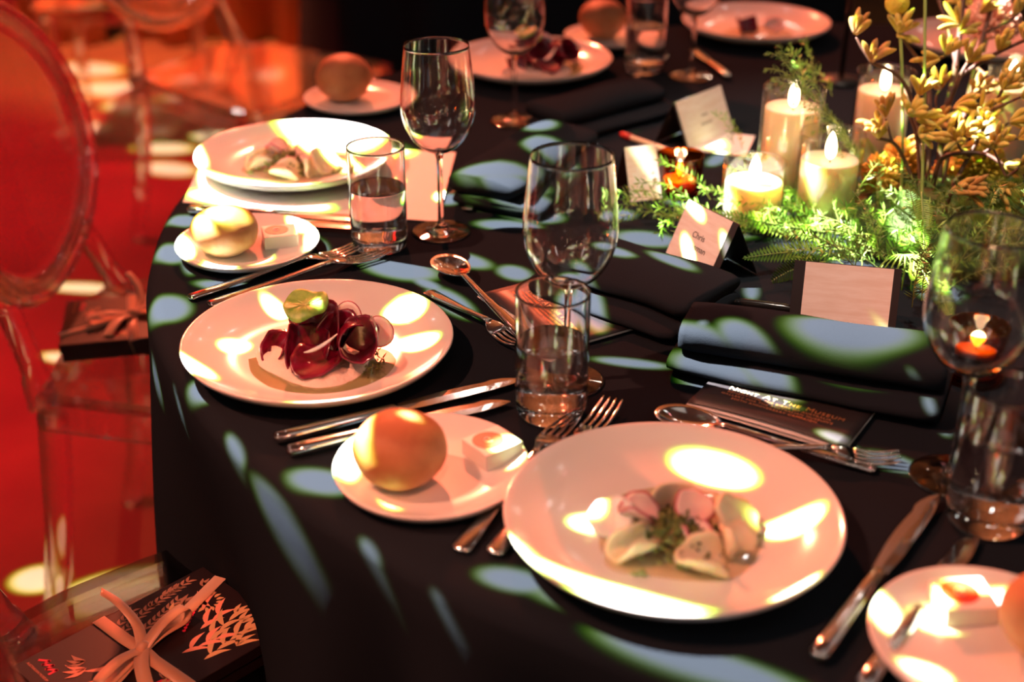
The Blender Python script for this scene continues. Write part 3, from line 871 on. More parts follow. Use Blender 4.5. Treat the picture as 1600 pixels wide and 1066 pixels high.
def place_card(label, bl, br, hgt, lean, lines=None, frame=(.0, .0), group='place cards', face='card_face', petals=False):
    bl = Vector(bl); br = Vector(br); bl.z = br.z = TZ+.0012; d = br - bl; W = d.length
    t = thing('place_card', label, 'place card', bl, math.atan2(d.y, d.x), group)
    # local: x along the base, y to the back; front panel leans back
    a = math.asin(min(.9, lean/hgt)); zh = math.sqrt(hgt*hgt - lean*lean)
    def panel(name, y0, y1, m):
        vs = [(0, y0, 0), (W, y0, 0), (W, y1, zh), (0, y1, zh)]
        return solid(obj(name, vs, [(0, 1, 2, 3)], m, t, False), .0007)
    panel('front_panel', 0, lean, M['card_black']); panel('back_panel', 2*lean, lean, M['card_black'])
    n = Vector((0, -zh, lean)).normalized(); off = n*.0008
    x0, x1 = frame[0], W - frame[1]
    up = Vector((0, lean, zh)).normalized()
    vs = [Vector((x, 0, 0)) + up*s + off for s in (.0005, hgt-.0005) for x in (x0, x1)]
    solid(obj('printed_face', [vs[0], vs[1], vs[3], vs[2]], [(0, 1, 2, 3)], M[face], t, False), .0003)
    if petals:
        mb = MB()
        for i in range(9):
            a = i/9*6.28; c0 = Vector(((x0+x1)/2, 0, 0)) + up*hgt*.42 + off*1.6
            ex = Vector((math.cos(a), 0, 0)) + up*math.sin(a); ey = Vector((-math.sin(a), 0, 0)) + up*math.cos(a)
            mb.add([c0 + ex*.003, c0 + ex*.010 - ey*.005, c0 + ex*.018, c0 + ex*.010 + ey*.005], [(0, 1, 2, 3)])
        mb.obj('flower_print', M['paper'], t, False)
    if lines:
        for i, s in enumerate(lines):
            c = Vector(((x0+x1)/2, 0, 0)) + up*(hgt*(.56 - .17*i)) + off*1.5
            if s.startswith('-'):                          # a line too blurred to read
                vs = [c + Vector((x*len(s)*.0021, 0, 0)) + up*q for q in (-.0016, .0016) for x in (-1, 1)]
                obj('lettering', [vs[0], vs[1], vs[3], vs[2]], [(0, 1, 2, 3)], M['ink_faint'], t, False); continue
            text('lettering', s, .0105, M['ink'], t, c, (math.pi/2 - math.asin(lean/hgt), 0, 0))
    return t


place_card('place card lettered with two short words left of the fern', at(1037, 406), at(1112, 449), .078, .034, ('Chris', 'Moosman'), (0, .010))
place_card('blank pink place card with dark side bands behind the black napkin', at(1232, 504), at(1398, 520), .068, .022, None, (.012, .008))
place_card('place card with faint grey lettering before the far dark napkin', at(1074, 238), at(1146, 207), .074, .030, ('----', '-------'), (.004, 0))
place_card('tan place card with pale flower print beside the amber votive', at(985, 318), at(1034, 312), .074, .030, None, (.0, 0), petals=True)


def menu_card(label, p0, ang, lines, W=.161, H=.105):
    t = thing('menu_card', label, 'menu', (p0[0], p0[1], TZ+.0012), ang, 'printed menu cards')
    # folded booklet: cover bows up along the near edge over pale pages
    def leaf(name, z, m, bow, y0=0):
        vs, fs = [], []; n = 16
        for i in range(n+1):
            s = i/n; b = bow*math.sin(math.pi*s)**.8
            for (y, k) in ((y0, 1), (H*.3, .55), (H*.62, .15), (H, 0)): vs.append((W*s, y, z + b*k))
        for i in range(n):
            for k in range(3): fs.append((i*4+k, (i+1)*4+k, (i+1)*4+k+1, i*4+k+1))
        return solid(obj(name, vs, fs, m, t), .0005)
    leaf('cover', .0040, M['card_black'], .0045); leaf('page', .0026, M['paper'], .0026, -.0035); leaf('page', .0014, M['paper'], .0004, -.0045); leaf('back_cover', .0005, M['card_black'], 0, -.001)
    y = .047
    x = .024
    for k, (wd, sz, m) in enumerate((('N', .0112, 'cream_ink'), ('IGHT', .0086, 'cream_ink'), (' ', 0, 0), ('A', .0112, 'cream_ink'), ('T', .0086, 'cream_ink'), (' ', 0, 0),
                                     ('T', .0112, 'cream_ink'), ('HE', .0086, 'gold_ink'), (' ', 0, 0), ('M', .0112, 'gold_ink'), ('USEUM', .0086, 'gold_ink'))):
        if wd == ' ': x += .0040; continue
        bow = .0045*math.sin(math.pi*min(1, max(0, (x+.006)/W)))**.8
        o = text('title', wd, sz, M[m], t, (x, y-.004, .0047 + bow*.45), (R(-2.5), 0, 0), 'LEFT', 1.18, 'BOTTOM_BASELINE')
        x += max(v.co.x for v in o.data.vertices) + .0013
    for i, s in enumerate(lines):
        text('lettering', s, .0052, M['gold_ink'], t, (.080, y-.0105-.0068*i, .0076+.0007*i), (R(-4), 0, 0), spacing=1.15)
    return t


LN = ('BENEFITTING THE BIRDS OF AUSTRALIA', "GALLERY FOR THE AUSTRALIAN MUSEUM'S", '200TH ANNIVERSARY CAMPAIGN')
menu_card('black event menu card tucked under the napkin by the nearest plate', (.171, 1.148), R(-32.4), LN)
menu_card('black event menu card lying under the front tumbler', (-.036, 1.398), R(-59), LN)

t = thing('ballpoint_pen', 'black ballpoint pen with chrome clip between the place cards', 'pen', at(1055, 459, .006), 0)
d = at(1226, 482, .006) - at(1055, 459, .006); t.rotation_euler = (0, 0, math.atan2(d.y, d.x))
Lp = d.length + .02
obj('barrel', *loft([(.014, 0, .0042, .0042), (.016, 0, .0052, .0052), (Lp-.02, 0, .0054, .0054), (Lp-.006, 0, .0030, .0030), (Lp, 0, .001, .001)], 16), M['pen'], t)
obj('push_button', *loft([(0, 0, .0024, .0024), (.001, 0, .003, .003), (.015, 0, .003, .003)], 12), M['pen'], t)
obj('clip', *box(.017, .056, -.0018, .0018, .0058, .0068), M['chrome'], t, False)
obj('ring', *loft([(.013, 0, .0050, .0050), (.0165, 0, .0056, .0056)], 16), M['chrome'], t)
t = thing('ballpoint_pen', 'pale pen lying before the lettered far place card', 'pen', at(978, 212, .005), 0)
d = at(1062, 243, .005) - at(978, 212, .005); t.rotation_euler = (0, 0, math.atan2(d.y, d.x)); Lp = d.length
obj('barrel', *loft([(.01, 0, .004, .004), (Lp-.012, 0, .005, .005), (Lp, 0, .001, .001)], 12), mat('pale_plastic', (.7, .72, .5), .3), t)
obj('cap', *loft([(-.01, 0, .004, .004), (.012, 0, .0052, .0052)], 12), mat('red_plastic', (.5, .04, .03), .3), t)


# ------------------------------------------------------------------ napkins
def slab(L, W, H, z0, seed, e=3.2, wav=.004, crown=.0):
    nx, ns = 40, 28; vs, fs = [], []
    for i in range(nx+1):
        s = i/nx; x = -L/2 + L*s; k = 1 - .10*max(0, abs(2*s-1)-.88)/.12
        for j in range(ns):
            a = 2*math.pi*j/ns; c, sn = math.cos(a), math.sin(a)
            y = W/2*k*math.copysign(abs(c)**(2/e), c); z = H/2*math.copysign(abs(sn)**(2/e), sn)
            if sn > 0: z += crown*math.sin(math.pi*s)*(1-abs(c))
            p = Vector((x*9 + seed, y*14, z*10)); nn = noise.noise(p)
            vs.append((x + .003*noise.noise(p+Vector((0, 0, 7))), y + wav*noise.noise(Vector((x*12, seed, 3))), max(.0005, z0 + H/2 + z + (wav*nn if sn > -.1 else 0))))
    for i in range(nx):
        for j in range(ns): fs.append((i*ns+j, (i+1)*ns+j, (i+1)*ns+(j+1) % ns, i*ns+(j+1) % ns))
    fs.append(tuple(range(ns))); fs.append(tuple(reversed(range(nx*ns, (nx+1)*ns))))
    return vs, [tuple(reversed(f)) for f in fs]


def napkin(label, loc, rot, L, W, h1, h2, seed, shift=.018, lean=.0):
    t = thing('folded_napkin', label, 'napkin', (loc[0], loc[1], TZ+.0012), rot, 'black folded napkins')
    obj('lower_fold', *slab(L*1.03, W, h1, 0, seed, 2.6), M['napkin'], t)
    o = obj('upper_fold', *slab(L, W*.82, h2, 0, seed+3, 3.0, .005, .010), M['napkin'], t); o.location = (.0, shift, h1*.93); o.rotation_euler = (0, 0, R(lean))
    return t


napkin('thick black napkin folded behind the printed menu card', (.300, 1.203), R(-24), .262, .110, .022, .030, 1, .010, 4)
napkin('low black napkin between the middle wine glass and pen', (.135, 1.395), R(-40), .20, .15, .016, .018, 5)
napkin('dark napkin with light patches beside the rear wine glass', (.035, 1.775), R(62), .26, .13, .018, .026, 9)
napkin('distant black napkin before the far beetroot plate', (.145, 2.05), R(40), .22, .12, .016, .024, 13)


# ------------------------------------------------------------------ candles
def flame(parent, z, s=1.0):
    pr = [(0, 0), (.0038*s, .003*s), (.0058*s, .009*s), (.0056*s, .016*s), (.0034*s, .024*s), (0, .030*s)]
    q = [(max(0, v.x), v.y) for v in smooth_path([Vector((a, b, 0)) for a, b in pr], 4)]
    obj('wick', *tube([(0, 0, z-.002), (.0004, 0, z+.006)], .0009, 6), M['wick'], parent)
    obj('flame', *lathe(q, 16), M['flame'], parent, loc=(0, 0, z+.004))
    l = bpy.data.lights.new('flame_light', 'POINT'); l.energy = .55*s; l.color = (1, .62, .30); l.shadow_soft_size = .008
    o = bpy.data.objects.new('flame_light', l); C.objects.link(o); o.parent = parent; o.location = (0, 0, z+.020)


def candle(label, glabel, p, hgt, wax, r=.041):
    p = Vector((p.x, p.y, TZ+.001))
    g = obj('candle_cylinder', *lathe([(0, 0), (r-.002, 0), (r, .002), (r, hgt-.001), (r-.001, hgt), (r-.0025, hgt-.001), (r-.0027, .006), (0, .005)], 64, .003), M['cylinder'])
    g.location = p; tag(g, glabel, 'candle holder', 'glass candle cylinders')
    t = thing('pillar_candle', label, 'candle', p + Vector((0, 0, .0055)), 0, 'ivory pillar candles')
    rr = r-.0045
    obj('wax_body', *lathe([(0, 0), (rr-.001, 0), (rr, .001), (rr, wax-.002), (rr-.001, wax), (rr-.004, wax-.001), (rr*.6, wax-.004), (0, wax-.005)], 56), M['wax'], t)
    flame(t, wax-.005, 1.25)


candle('short lit candle at the front of the candle group', 'lowest clear cylinder at the front of the candle group', at(1173, 348), .083, .050)
candle('lit candle behind the asparagus sprigs', 'clear cylinder right of the lowest candle cylinder', at(1286, 345), .119, .078)
candle('tall lit candle in the leftmost tall cylinder', 'tall clear cylinder at the left of the candle group', at(1226, 302), .149, .115)
candle('lit candle just left of the flower stems', 'clear cylinder just left of the flower stems', at(1368, 250), .132, .098)
candle('pale candle behind the yellow flowers at right', 'clear cylinder behind the flowers at the right edge', at(1556, 272), .165, .122)


def votive(label, p, clabel):
    p = Vector((p.x, p.y, TZ+.001)); r = .0325
    g = obj('votive_glass', *lathe([(0, 0), (r*.86, 0), (r*.93, .003), (r, .055), (r-.002, .0555), (r-.0025, .054), (r*.86, .006), (0, .0055)], 56, .002), M['amber'])
    g.location = p; tag(g, label, 'candle holder', 'amber votive glasses')
    t = thing('tealight_candle', clabel, 'candle', p + Vector((0, 0, .006)), 0, 'tealights in amber glasses')
    obj('wax_body', *lathe([(0, 0), (.0225, 0), (.0225, .014), (.021, .015), (0, .0135)], 40), M['tealight'], t)
    flame(t, .0138, .8)


votive('amber votive glass beside the flower printed card', at(1060, 302), 'lit tealight beside the flower printed card')
votive('amber votive glass behind the right hand wine glass', at(1518, 588), 'lit tealight behind the right hand wine glass')

# table stand rod
t = thing('table_stand', 'thin black metal stand behind the candles', 'stand', at(1313, 128), 0)
obj('base', *lathe([(0, 0), (.035, 0), (.035, .004), (.006, .007), (0, .007)], 32), M['rod'], t, loc=(0, 0, .001))
obj('rod', *tube([(0, 0, .006), (.004, 0, .2), (.010, 0, .55)], .0045, 10), M['rod'], t)


# ------------------------------------------------------------------ food
def roll(name, m, r, wid, arc, th, loc, rot, label, cat, group, flare=0.0, seed=0, rag=.0):
    """curled slice: an arc of a tube, axis along local Y"""
    nu, nv = 26, 6; vs, fs = [], []
    for i in range(nu+1):
        a = -arc/2 + arc*i/nu
        for j in range(nv+1):
            v = j/nv - .5; rr = r*(1 + flare*v + .10*(a/math.pi)); wv = wid*(1 - rag*(2*abs(i/nu-.5))**3)
            q = Vector((rr*math.sin(a), v*wv, -rr*math.cos(a)))
            q += Vector((1, 1, 1))*(.0018*noise.noise(q*90 + Vector((seed*5, 0, 0))))
            vs.append(q)
    for i in range(nu):
        for j in range(nv): fs.append((i*(nv+1)+j, (i+1)*(nv+1)+j, (i+1)*(nv+1)+j+1, i*(nv+1)+j+1))
    o = solid(obj(name, vs, fs, m), th); o.location = loc; o.rotation_euler = rot
    return tag(o, label, cat, group)


def curl(name, m, r, bend, th, loc, rot, label, cat, group, seed=0, squash=1.0, skin=None):
    """thin round slice bent round an axis along local Y, open side up"""
    vs, fs = [], []; n, K = 30, 6

    def P(q, a):
        rr = r*q*(1 + .05*math.sin(3*a + seed) + .03*math.sin(7*a + 2*seed)); x, y = rr*math.cos(a), rr*math.sin(a)*squash
        b = bend*(1 + .12*x/r)
        p = Vector((b*math.sin(x/b), y, b*(1 - math.cos(x/b))))
        return p + Vector((1, 1, 1))*(.0016*q*noise.noise(p*70 + Vector((seed*5, 0, 0))))
    vs.append(P(0, 0))
    for k in range(1, K+1): vs += [P(k/K, 2*math.pi*i/n) for i in range(n)]
    for i in range(n): fs.append((0, 1+i, 1+(i+1) % n))
    for k in range(K-1):
        for i in range(n): fs.append((1+k*n+i, 1+(k+1)*n+i, 1+(k+1)*n+(i+1) % n, 1+k*n+(i+1) % n))
    o = solid(obj(name, vs, fs, m), th); o.location = loc; o.rotation_euler = rot
    tag(o, label, cat, group)
    if skin: obj('skin', *tube([P(1.01, 2*math.pi*i/n) for i in range(n+1)], th*.45, 6, caps=False), skin, o)
    return o


def disc(name, m, r, th, loc, rot, label, cat, group, dish=.0, skin=None):
    vs, fs = [(0, 0, 0)], []; n = 24
    for k in range(1, 5):
        for i in range(n):
            a = 2*math.pi*i/n; q = r*k/4*(1+.04*math.sin(3*a+r*900)); vs.append((q*math.cos(a), q*math.sin(a), dish*(k/4)**2))
    for i in range(n): fs.append((0, 1+i, 1+(i+1) % n))
    for k in range(3):
        for i in range(n): fs.append((1+k*n+i, 1+(k+1)*n+i, 1+(k+1)*n+(i+1) % n, 1+k*n+(i+1) % n))
    o = solid(obj(name, vs, fs, m), th); o.location = loc; o.rotation_euler = rot
    tag(o, label, cat, group)
    if skin:
        pts = [(r*math.cos(2*math.pi*i/24)*(1+.04*math.sin(3*2*math.pi*i/24+r*900)), r*math.sin(2*math.pi*i/24)*(1+.04*math.sin(3*2*math.pi*i/24+r*900)), dish) for i in range(25)]
        obj('skin', *tube(pts, th*.6, 6, caps=False), skin, o)
    return o


def puddle(name, m, pts, z, th, label, cat, seed=1, rough=.002, parent=None, dome=1.0):
    """soft-edged pool or spread; outline through points"""
    pts = smooth_path([Vector((p[0], p[1], 0)) for p in pts + [pts[0]]], 6)[:-1]; n = len(pts)
    c = sum(pts, Vector())/n; vs, fs = [], []
    K = 7
    for k in range(K, 0, -1):
        s = k/K
        for p in pts:
            q = c + (p-c)*s
            hz = th*math.sqrt(max(0, 1-s**3))*dome
            vs.append((q.x, q.y, z + hz + (rough*noise.noise(Vector((q.x*110, q.y*110, seed))) if k < K else 0)))
    vs.append((c.x, c.y, z+th*dome))
    for k in range(K-1):
        for i in range(n): fs.append((k*n+i, k*n+(i+1) % n, (k+1)*n+(i+1) % n, (k+1)*n+i))
    for i in range(n): fs.append(((K-1)*n+i, (K-1)*n+(i+1) % n, len(vs)-1))
    o = obj(name, vs, fs, m); return tag(o, label, cat) if label else o


def on(P, dx, dy, dz=0): return P + Vector((dx, dy, .0079 + dz))


def beet_dish(P, rot, near=True, tag2='', only=None):
    c, s = math.cos(rot), math.sin(rot)
    def L(x, y, z=0): return on(P, x*c - y*s, x*s + y*c, z)
    def flat(pts): return [(L(x, y).x, L(x, y).y) for x, y in pts]
    z0 = P.z + .0079
    puddle('puree', M['puree'], flat([(-.066, -.004), (-.056, -.034), (-.034, -.054), (-.008, -.072), (.016, -.078), (.042, -.066), (.056, -.036), (.050, .004), (.01, .022), (-.035, .022), (-.058, .014)]), z0, .0115,
           'pale pink puree spread under the beetroot slices' + tag2, 'puree', 3, .0055)
    puddle('herb_oil', M['oil'], flat([(-.070, -.02), (-.056, -.055), (-.02, -.086), (.03, -.094), (.07, -.080), (.085, -.05), (.082, -.01), (.06, .015), (.0, .02)]), z0 + .0002, .0011,
           'green herb oil pooled round the puree' + tag2, 'oil', 4, 0)
    g = 'curled beetroot slices' + tag2
    S = [  # radius, bend, x, y, z, rot, label
        (.024, .0165, -.036, -.012, .011, (R(22), R(-14), R(-24)), 'left curled beetroot slice with scalloped skin edge'),
        (.033, .0220, -.008, -.022, .014, (R(28), R(6), R(6)), 'big central beetroot slice opened like a cup'),
        (.030, .0260, .006, .006, .026, (R(66), R(-6), R(-18)), 'upright beetroot slice at the back of the heap'),
        (.026, .0200, .024, .000, .024, (R(58), R(18), R(-40)), 'dark red beetroot slice leaning behind the round roll'),
        (.058, .0195, .044, -.024, .010, (R(-14), R(4), R(10)), 'beetroot slice rolled to a round ring at the right'),
        (.0195, .0600, .045, -.002, .026, (R(74), R(0), R(10)), 'small upright beetroot slice added to darken the rolled ring'),  # extra slice standing in for the dark inside of the ring
        (.027, .0500, .006, -.046, .013, (R(10), R(4), R(-16)), 'low beetroot slice lying flat along the puree front'),
        (.021, .0140, -.018, .008, .018, (R(50), R(0), R(30)), 'small beetroot curl hidden under the green leaf')]
    for i, (r, bd, x, y, z, ro, lb) in enumerate(S):
        curl('beetroot_slice', M['beet'], r, bd, .0015, L(x, y, z), (ro[0], ro[1], ro[2] + rot), lb + tag2, 'beetroot', g, i + 1, .60 if r > .05 else 1)
    # leaf
    vs, fs = [], []; n = 40; vs.append((0, 0, 0))
    for k in range(1, 9):
        for i in range(n):
            a = 2*math.pi*i/n; q = k/8
            r = .0235*q*(1 + .05*math.cos(3*a)); wv = .0022*q**2*math.sin(4*a + .6)
            vs.append((r*math.cos(a), r*math.sin(a)*.92, .003*q + .006*q**3*max(0, math.sin(a)) - .011*q**3*max(0, -math.sin(a)) + wv))
    for i in range(n): fs.append((0, 1+i, 1+(i+1) % n))
    for k in range(7):
        for i in range(n): fs.append((1+k*n+i, 1+(k+1)*n+i, 1+(k+1)*n+(i+1) % n, 1+k*n+(i+1) % n))
    lf = solid(obj('salad_leaf', vs, fs, M['leaf_salad']), .0006); lf.location = L(-.010, -.004, .056); lf.rotation_euler = (R(-4), R(-8), R(10))
    tag(lf, 'round green leaf resting on top of the beetroot' + tag2, 'leaf')
    mb = MB()
    for i in range(9):
        a = 2*math.pi*i/9; mb.add(*tube([(0, 0, .0006), (.010*math.cos(a), .0095*math.sin(a), .0022), (.019*math.cos(a), .018*math.sin(a), .0040 - .004*max(0, -math.sin(a)))], [.0006, .0005, .0003], 5))
    mb.obj('leaf_vein', mat('leaf_vein', (.5, .65, .22), .5), lf)
    disc('radish_slice', M['white_radish'], .017, .0012, L(.031, .010, .036), (R(66), R(8), R(-25)), 'white radish slice standing behind the beetroot' + tag2, 'radish', 'white radish slices' + tag2, .002, M['radish_skin'])
    disc('radish_slice', M['white_radish'], .016, .0012, L(.062, .008, .022), (R(62), R(20), R(-10)), 'white radish slice low at the right of the beetroot' + tag2, 'radish', 'white radish slices' + tag2, .002, M['radish_skin'])
    # white sliver in front
    sl = solid(obj('radish_sliver', *tube(bez(L(-.004, -.050, .026), L(.010, -.046, .026), L(.028, -.034, .040), 8), [.0006, .0018, .0026, .003, .003, .0028, .0024, .0016, .0006], 8, .5), M['white_radish']), .0001)
    tag(sl, 'white radish sliver laid across the beetroot front' + tag2, 'radish')
    mb = MB(); gr = random.Random(5)
    for i in range(46):
        a = gr.uniform(-1.2, 1.1); rr = gr.uniform(.018, .026); q = L(.048 + rr*math.cos(a), -.030 + rr*math.sin(a), gr.uniform(0, .012))
        mb.add(*tube([q, q + Vector((gr.uniform(-.004, .004), gr.uniform(-.004, .004), gr.uniform(.001, .005)))], [.0009, .0005], 4))
    o = mb.obj('chopped_herbs', M['herb']); tag(o, 'chopped green herbs round the rolled beetroot' + tag2, 'herbs', kind='stuff')


beet_dish(P1, R(-4))
beet_dish(P3, R(30), tag2=' on the far plate')


def radish_dish(P, rot, tag2=''):
    c, s = math.cos(rot), math.sin(rot)
    def L(x, y, z=0): return on(P, x*c - y*s, x*s + y*c, z)
    def flat(pts): return [(L(x, y).x, L(x, y).y) for x, y in pts]
    z0 = P.z + .0079
    puddle('golden_oil', M['oil_gold'], flat([(-.060, .03), (-.058, -.05), (-.02, -.066), (.03, -.072), (.06, -.05), (.075, .0), (.06, .045), (.01, .062), (-.03, .055)]), z0+.0002, .0010, 'golden oil pooled under the radish salad' + tag2, 'oil', 7, 0)
    mb = MB(); g = random.Random(11)
    for i in range(260):
        x, y = g.gauss(.006, .020), g.gauss(-.018, .020); q = L(x, y, .002 + .017*math.exp(-(x*x+(y+.018)**2)/.0008))
        mb.add(*tube([q, q + Vector((g.uniform(-.008, .008), g.uniform(-.008, .008), g.uniform(.001, .007)))], [.0021, .0012], 5))
    o = mb.obj('chopped_greens', M['herb']); tag(o, 'dark chopped greens in the middle of the radish salad' + tag2, 'herbs', kind='stuff')
    gv, gd = 'pale vegetable curls' + tag2, 'pink radish slices' + tag2
    V = M['ribbon_veg']
    W_, D_ = M['white_radish'], M['radish']
    curl('vegetable_curl', V, .027, .0120, .0030, L(-.034, -.036, .005), (R(14), R(8), R(-70)), 'pale curl at the left front of the salad' + tag2, 'vegetable', gv, 1, .8)
    curl('vegetable_curl', V, .028, .0165, .0036, L(.018, -.054, .004), (R(20), R(-8), R(84)), 'pale curl lying nearest the plate front' + tag2, 'vegetable', gv, 2, .8)
    curl('vegetable_curl', V, .032, .0260, .0032, L(.004, .026, .012), (R(72), R(0), R(6)), 'long pale ribbon arching at the back of the salad' + tag2, 'vegetable', gv, 3, .45)
    curl('vegetable_curl', V, .026, .0180, .0034, L(.044, -.030, .008), (R(50), R(20), R(40)), 'pale curl between the greens and the right disc' + tag2, 'vegetable', gv, 4, .6)
    curl('vegetable_disc', V, .023, .0600, .0040, L(.052, -.006, .014), (R(20), R(34), R(0)), 'pale round disc leaning at the right of the salad' + tag2, 'vegetable', 'pale vegetable discs' + tag2, 5)
    curl('vegetable_disc', W_, .020, .0500, .0042, L(-.050, -.002, .012), (R(24), R(-20), R(0)), 'white round disc at the left of the salad' + tag2, 'vegetable', 'pale vegetable discs' + tag2, 6)
    curl('radish_slice', D_, .019, .0120, .0036, L(-.028, -.002, .016), (R(16), R(-6), R(70)), 'rolled pink radish slice at the left top of the salad' + tag2, 'radish', gd, 7, .9, M['radish_skin'])
    curl('radish_slice', D_, .0165, .0500, .0034, L(.018, .002, .020), (R(22), R(6), R(0)), 'pink radish slice in the middle top of the salad' + tag2, 'radish', gd, 8, 1, M['radish_skin'])
    curl('radish_slice', D_, .0165, .0120, .0032, L(.014, -.024, .012), (R(30), R(4), R(24)), 'curled pink radish slice in the salad centre' + tag2, 'radish', gd, 9, .7, M['radish_skin'])


radish_dish(P2, 0)
radish_dish(P0, R(-25), ' on the rear plate')
roll('vegetable_curl', M['beet'], .020, .03, 3.2, .002, on(P4, -.02, -.03, .02), (R(60), 0, R(30)), 'dark curl on the farthest plate', 'vegetable', None)
disc('vegetable_disc', M['radish'], .02, .004, on(P4, .03, -.02, .014), (R(30), 0, 0), 'dim round slice on the farthest plate', 'vegetable', None, .003)
puddle('sauce', M['oil_gold'], [(P4.x-.07, P4.y-.03), (P4.x-.02, P4.y-.07), (P4.x+.06, P4.y-.05), (P4.x+.05, P4.y+.02), (P4.x-.03, P4.y+.02)], P4.z+.0082, .002, 'brown sauce smear on the farthest plate', 'sauce', 2, 0)


# ------------------------------------------------------------------ flowers and greens
def stem_path(pts, d0, d1=None):
    d1 = d1 if d1 is not None else d0; n = len(pts)
    return [deep(p[0], p[1], d0 + (d1-d0)*i/(n-1)) for i, p in enumerate(pts)]


def floret(base, dr, ln, r, g):
    side = dr.cross(Vector((0, 0, 1))); side = side.normalized() if side.length > .05 else Vector((1, 0, 0))
    droop = Vector((g.uniform(-.3, .3), g.uniform(-.3, .3), -g.uniform(.0, .55)))*ln
    p = bez(base, base + dr*ln*.6, base + dr*ln + droop*.45, 6)
    mb = MB(); mb.add(*tube(p, [r*.45, r*.75, r*.95, r*1.1, r*1.12, r*.9, r*.25], 8))
    return mb


def paw_cluster(parent, p, dr, n, m, g, ln=.035, r=.0033):
    dr = Vector(dr).normalized()
    for i in range(n):
        a = 2.4*i; sp_ = g.uniform(.15, .85)
        u = dr.orthogonal().normalized(); v = dr.cross(u)
        d = (dr + (u*math.cos(a) + v*math.sin(a))*sp_).normalized()
        floret(p + d*.002, d, ln*g.uniform(.7, 1.15), r*g.uniform(.85, 1.15), g).obj('floret', m, parent)


gf = random.Random(21)
GK2 = 'kangaroo paw stems in the centrepiece'


def kangaroo(label, path, d0, d1, rad, branches, tips, m, stem_m='stem_brown'):
    """path: image points of the main stem; branches: lists of points; tips: (x, y, depth, n, dir)"""
    pts = stem_path(path, d0, d1)
    t = thing('kangaroo_paw', label, 'flower', (0, 0, 0), 0, GK2)
    base = pts[0]; t.location = base
    loc = lambda q: q - base
    st = smooth_path([loc(p) for p in pts], 5); obj('stem', *tube(st, [rad*(1-.35*i/len(st)) for i in range(len(st))], 8), M[stem_m], t)
    for br in branches:
        q = [loc(deep(x, y, d)) for (x, y, d) in br]; s = smooth_path(q, 4)
        obj('branch', *tube(s, [rad*.62*(1-.3*i/len(s)) for i in range(len(s))], 7), M[stem_m], t)
    for (x, y, d, n, dr) in tips:
        paw_cluster(t, loc(deep(x, y, d)), dr, n, M[m], gf)
    return t


kangaroo('tall kangaroo paw forking toward the pale flowers above the candles', [(1446, 345), (1450, 240), (1452, 150), (1449, 112)], 1.74, 1.74, .0042,
         [[(1449, 112, 1.74), (1425, 80, 1.73), (1404, 52, 1.72)], [(1449, 112, 1.74), (1462, 96, 1.73), (1476, 88, 1.72)]],
         [(1404, 52, 1.72, 7, (.1, -.2, 1)), (1400, 56, 1.72, 3, (1, 0, 0)), (1478, 86, 1.72, 7, (.2, -.2, 1)), (1470, 92, 1.72, 3, (-1, 0, .2))], 'paw')
kangaroo('kangaroo paw with two brown flower hands at its left end', [(1452, 340), (1440, 250), (1425, 160), (1402, 118), (1362, 98)], 1.75, 1.70, .0032,
         [[(1362, 98, 1.70), (1346, 74, 1.70), (1338, 58, 1.70)]],
         [(1362, 98, 1.70, 8, (.2, -.1, 1)), (1336, 56, 1.70, 8, (.2, -.1, 1))], 'paw_brown')
kangaroo('thick dark kangaroo paw stem rising out of the picture', [(1462, 345), (1474, 200), (1492, 110), (1508, -30)], 1.76, 1.78, .0050,
         [[(1480, 170, 1.76), (1500, 120, 1.74), (1512, 98, 1.74)], [(1500, 118, 1.76), (1556, 84, 1.73), (1612, 58, 1.71)], [(1495, 105, 1.77), (1480, 40, 1.8), (1460, -20, 1.82)]],
         [(1512, 98, 1.74, 8, (.3, -.2, 1)), (1560, 82, 1.73, 6, (.1, -.3, 1)), (1600, 62, 1.71, 8, (.1, -.2, 1)), (1500, 40, 1.76, 5, (-.5, -.2, .6)), (1498, 52, 1.75, 6, (.7, -.1, .6))], 'paw')
kangaroo('kangaroo paw leaning to the upper right corner', [(1470, 340), (1500, 210), (1530, 80), (1560, -30)], 1.80, 1.84, .0045,
         [[(1525, 105, 1.81), (1560, 130, 1.78), (1590, 122, 1.77)], [(1540, 50, 1.82), (1575, 34, 1.8), (1592, 20, 1.8)]],
         [(1560, 130, 1.78, 8, (.4, -.2, .5)), (1592, 122, 1.77, 7, (.4, -.2, .6)), (1582, 26, 1.8, 8, (.2, -.2, 1)), (1530, 22, 1.83, 6, (.5, -.1, .8)), (1518, 8, 1.84, 5, (-.6, -.1, .5))], 'paw')
kangaroo('low kangaroo paw reaching right over the ferns', [(1458, 330), (1462, 270), (1480, 243), (1535, 240), (1568, 258)], 1.72, 1.66, .0034,
         [[(1535, 240, 1.68), (1560, 226, 1.67), (1590, 216, 1.66)]],
         [(1482, 242, 1.71, 7, (.5, -.3, .3)), (1568, 258, 1.66, 6, (1, -.2, .0)), (1590, 218, 1.66, 9, (.6, -.2, .5)), (1556, 226, 1.67, 5, (.3, -.3, .9))], 'paw')
kangaroo('kangaroo paw bending left toward the candle flames', [(1448, 330), (1428, 285), (1408, 240), (1394, 222), (1370, 216)], 1.72, 1.70, .0032,
         [[(1394, 222, 1.70), (1388, 200, 1.70), (1384, 186, 1.70)]],
         [(1372, 217, 1.70, 8, (.0, -.3, .6)), (1384, 184, 1.70, 7, (-.2, -.2, .8)), (1376, 200, 1.7, 4, (-.6, -.2, .5))], 'paw_brown')
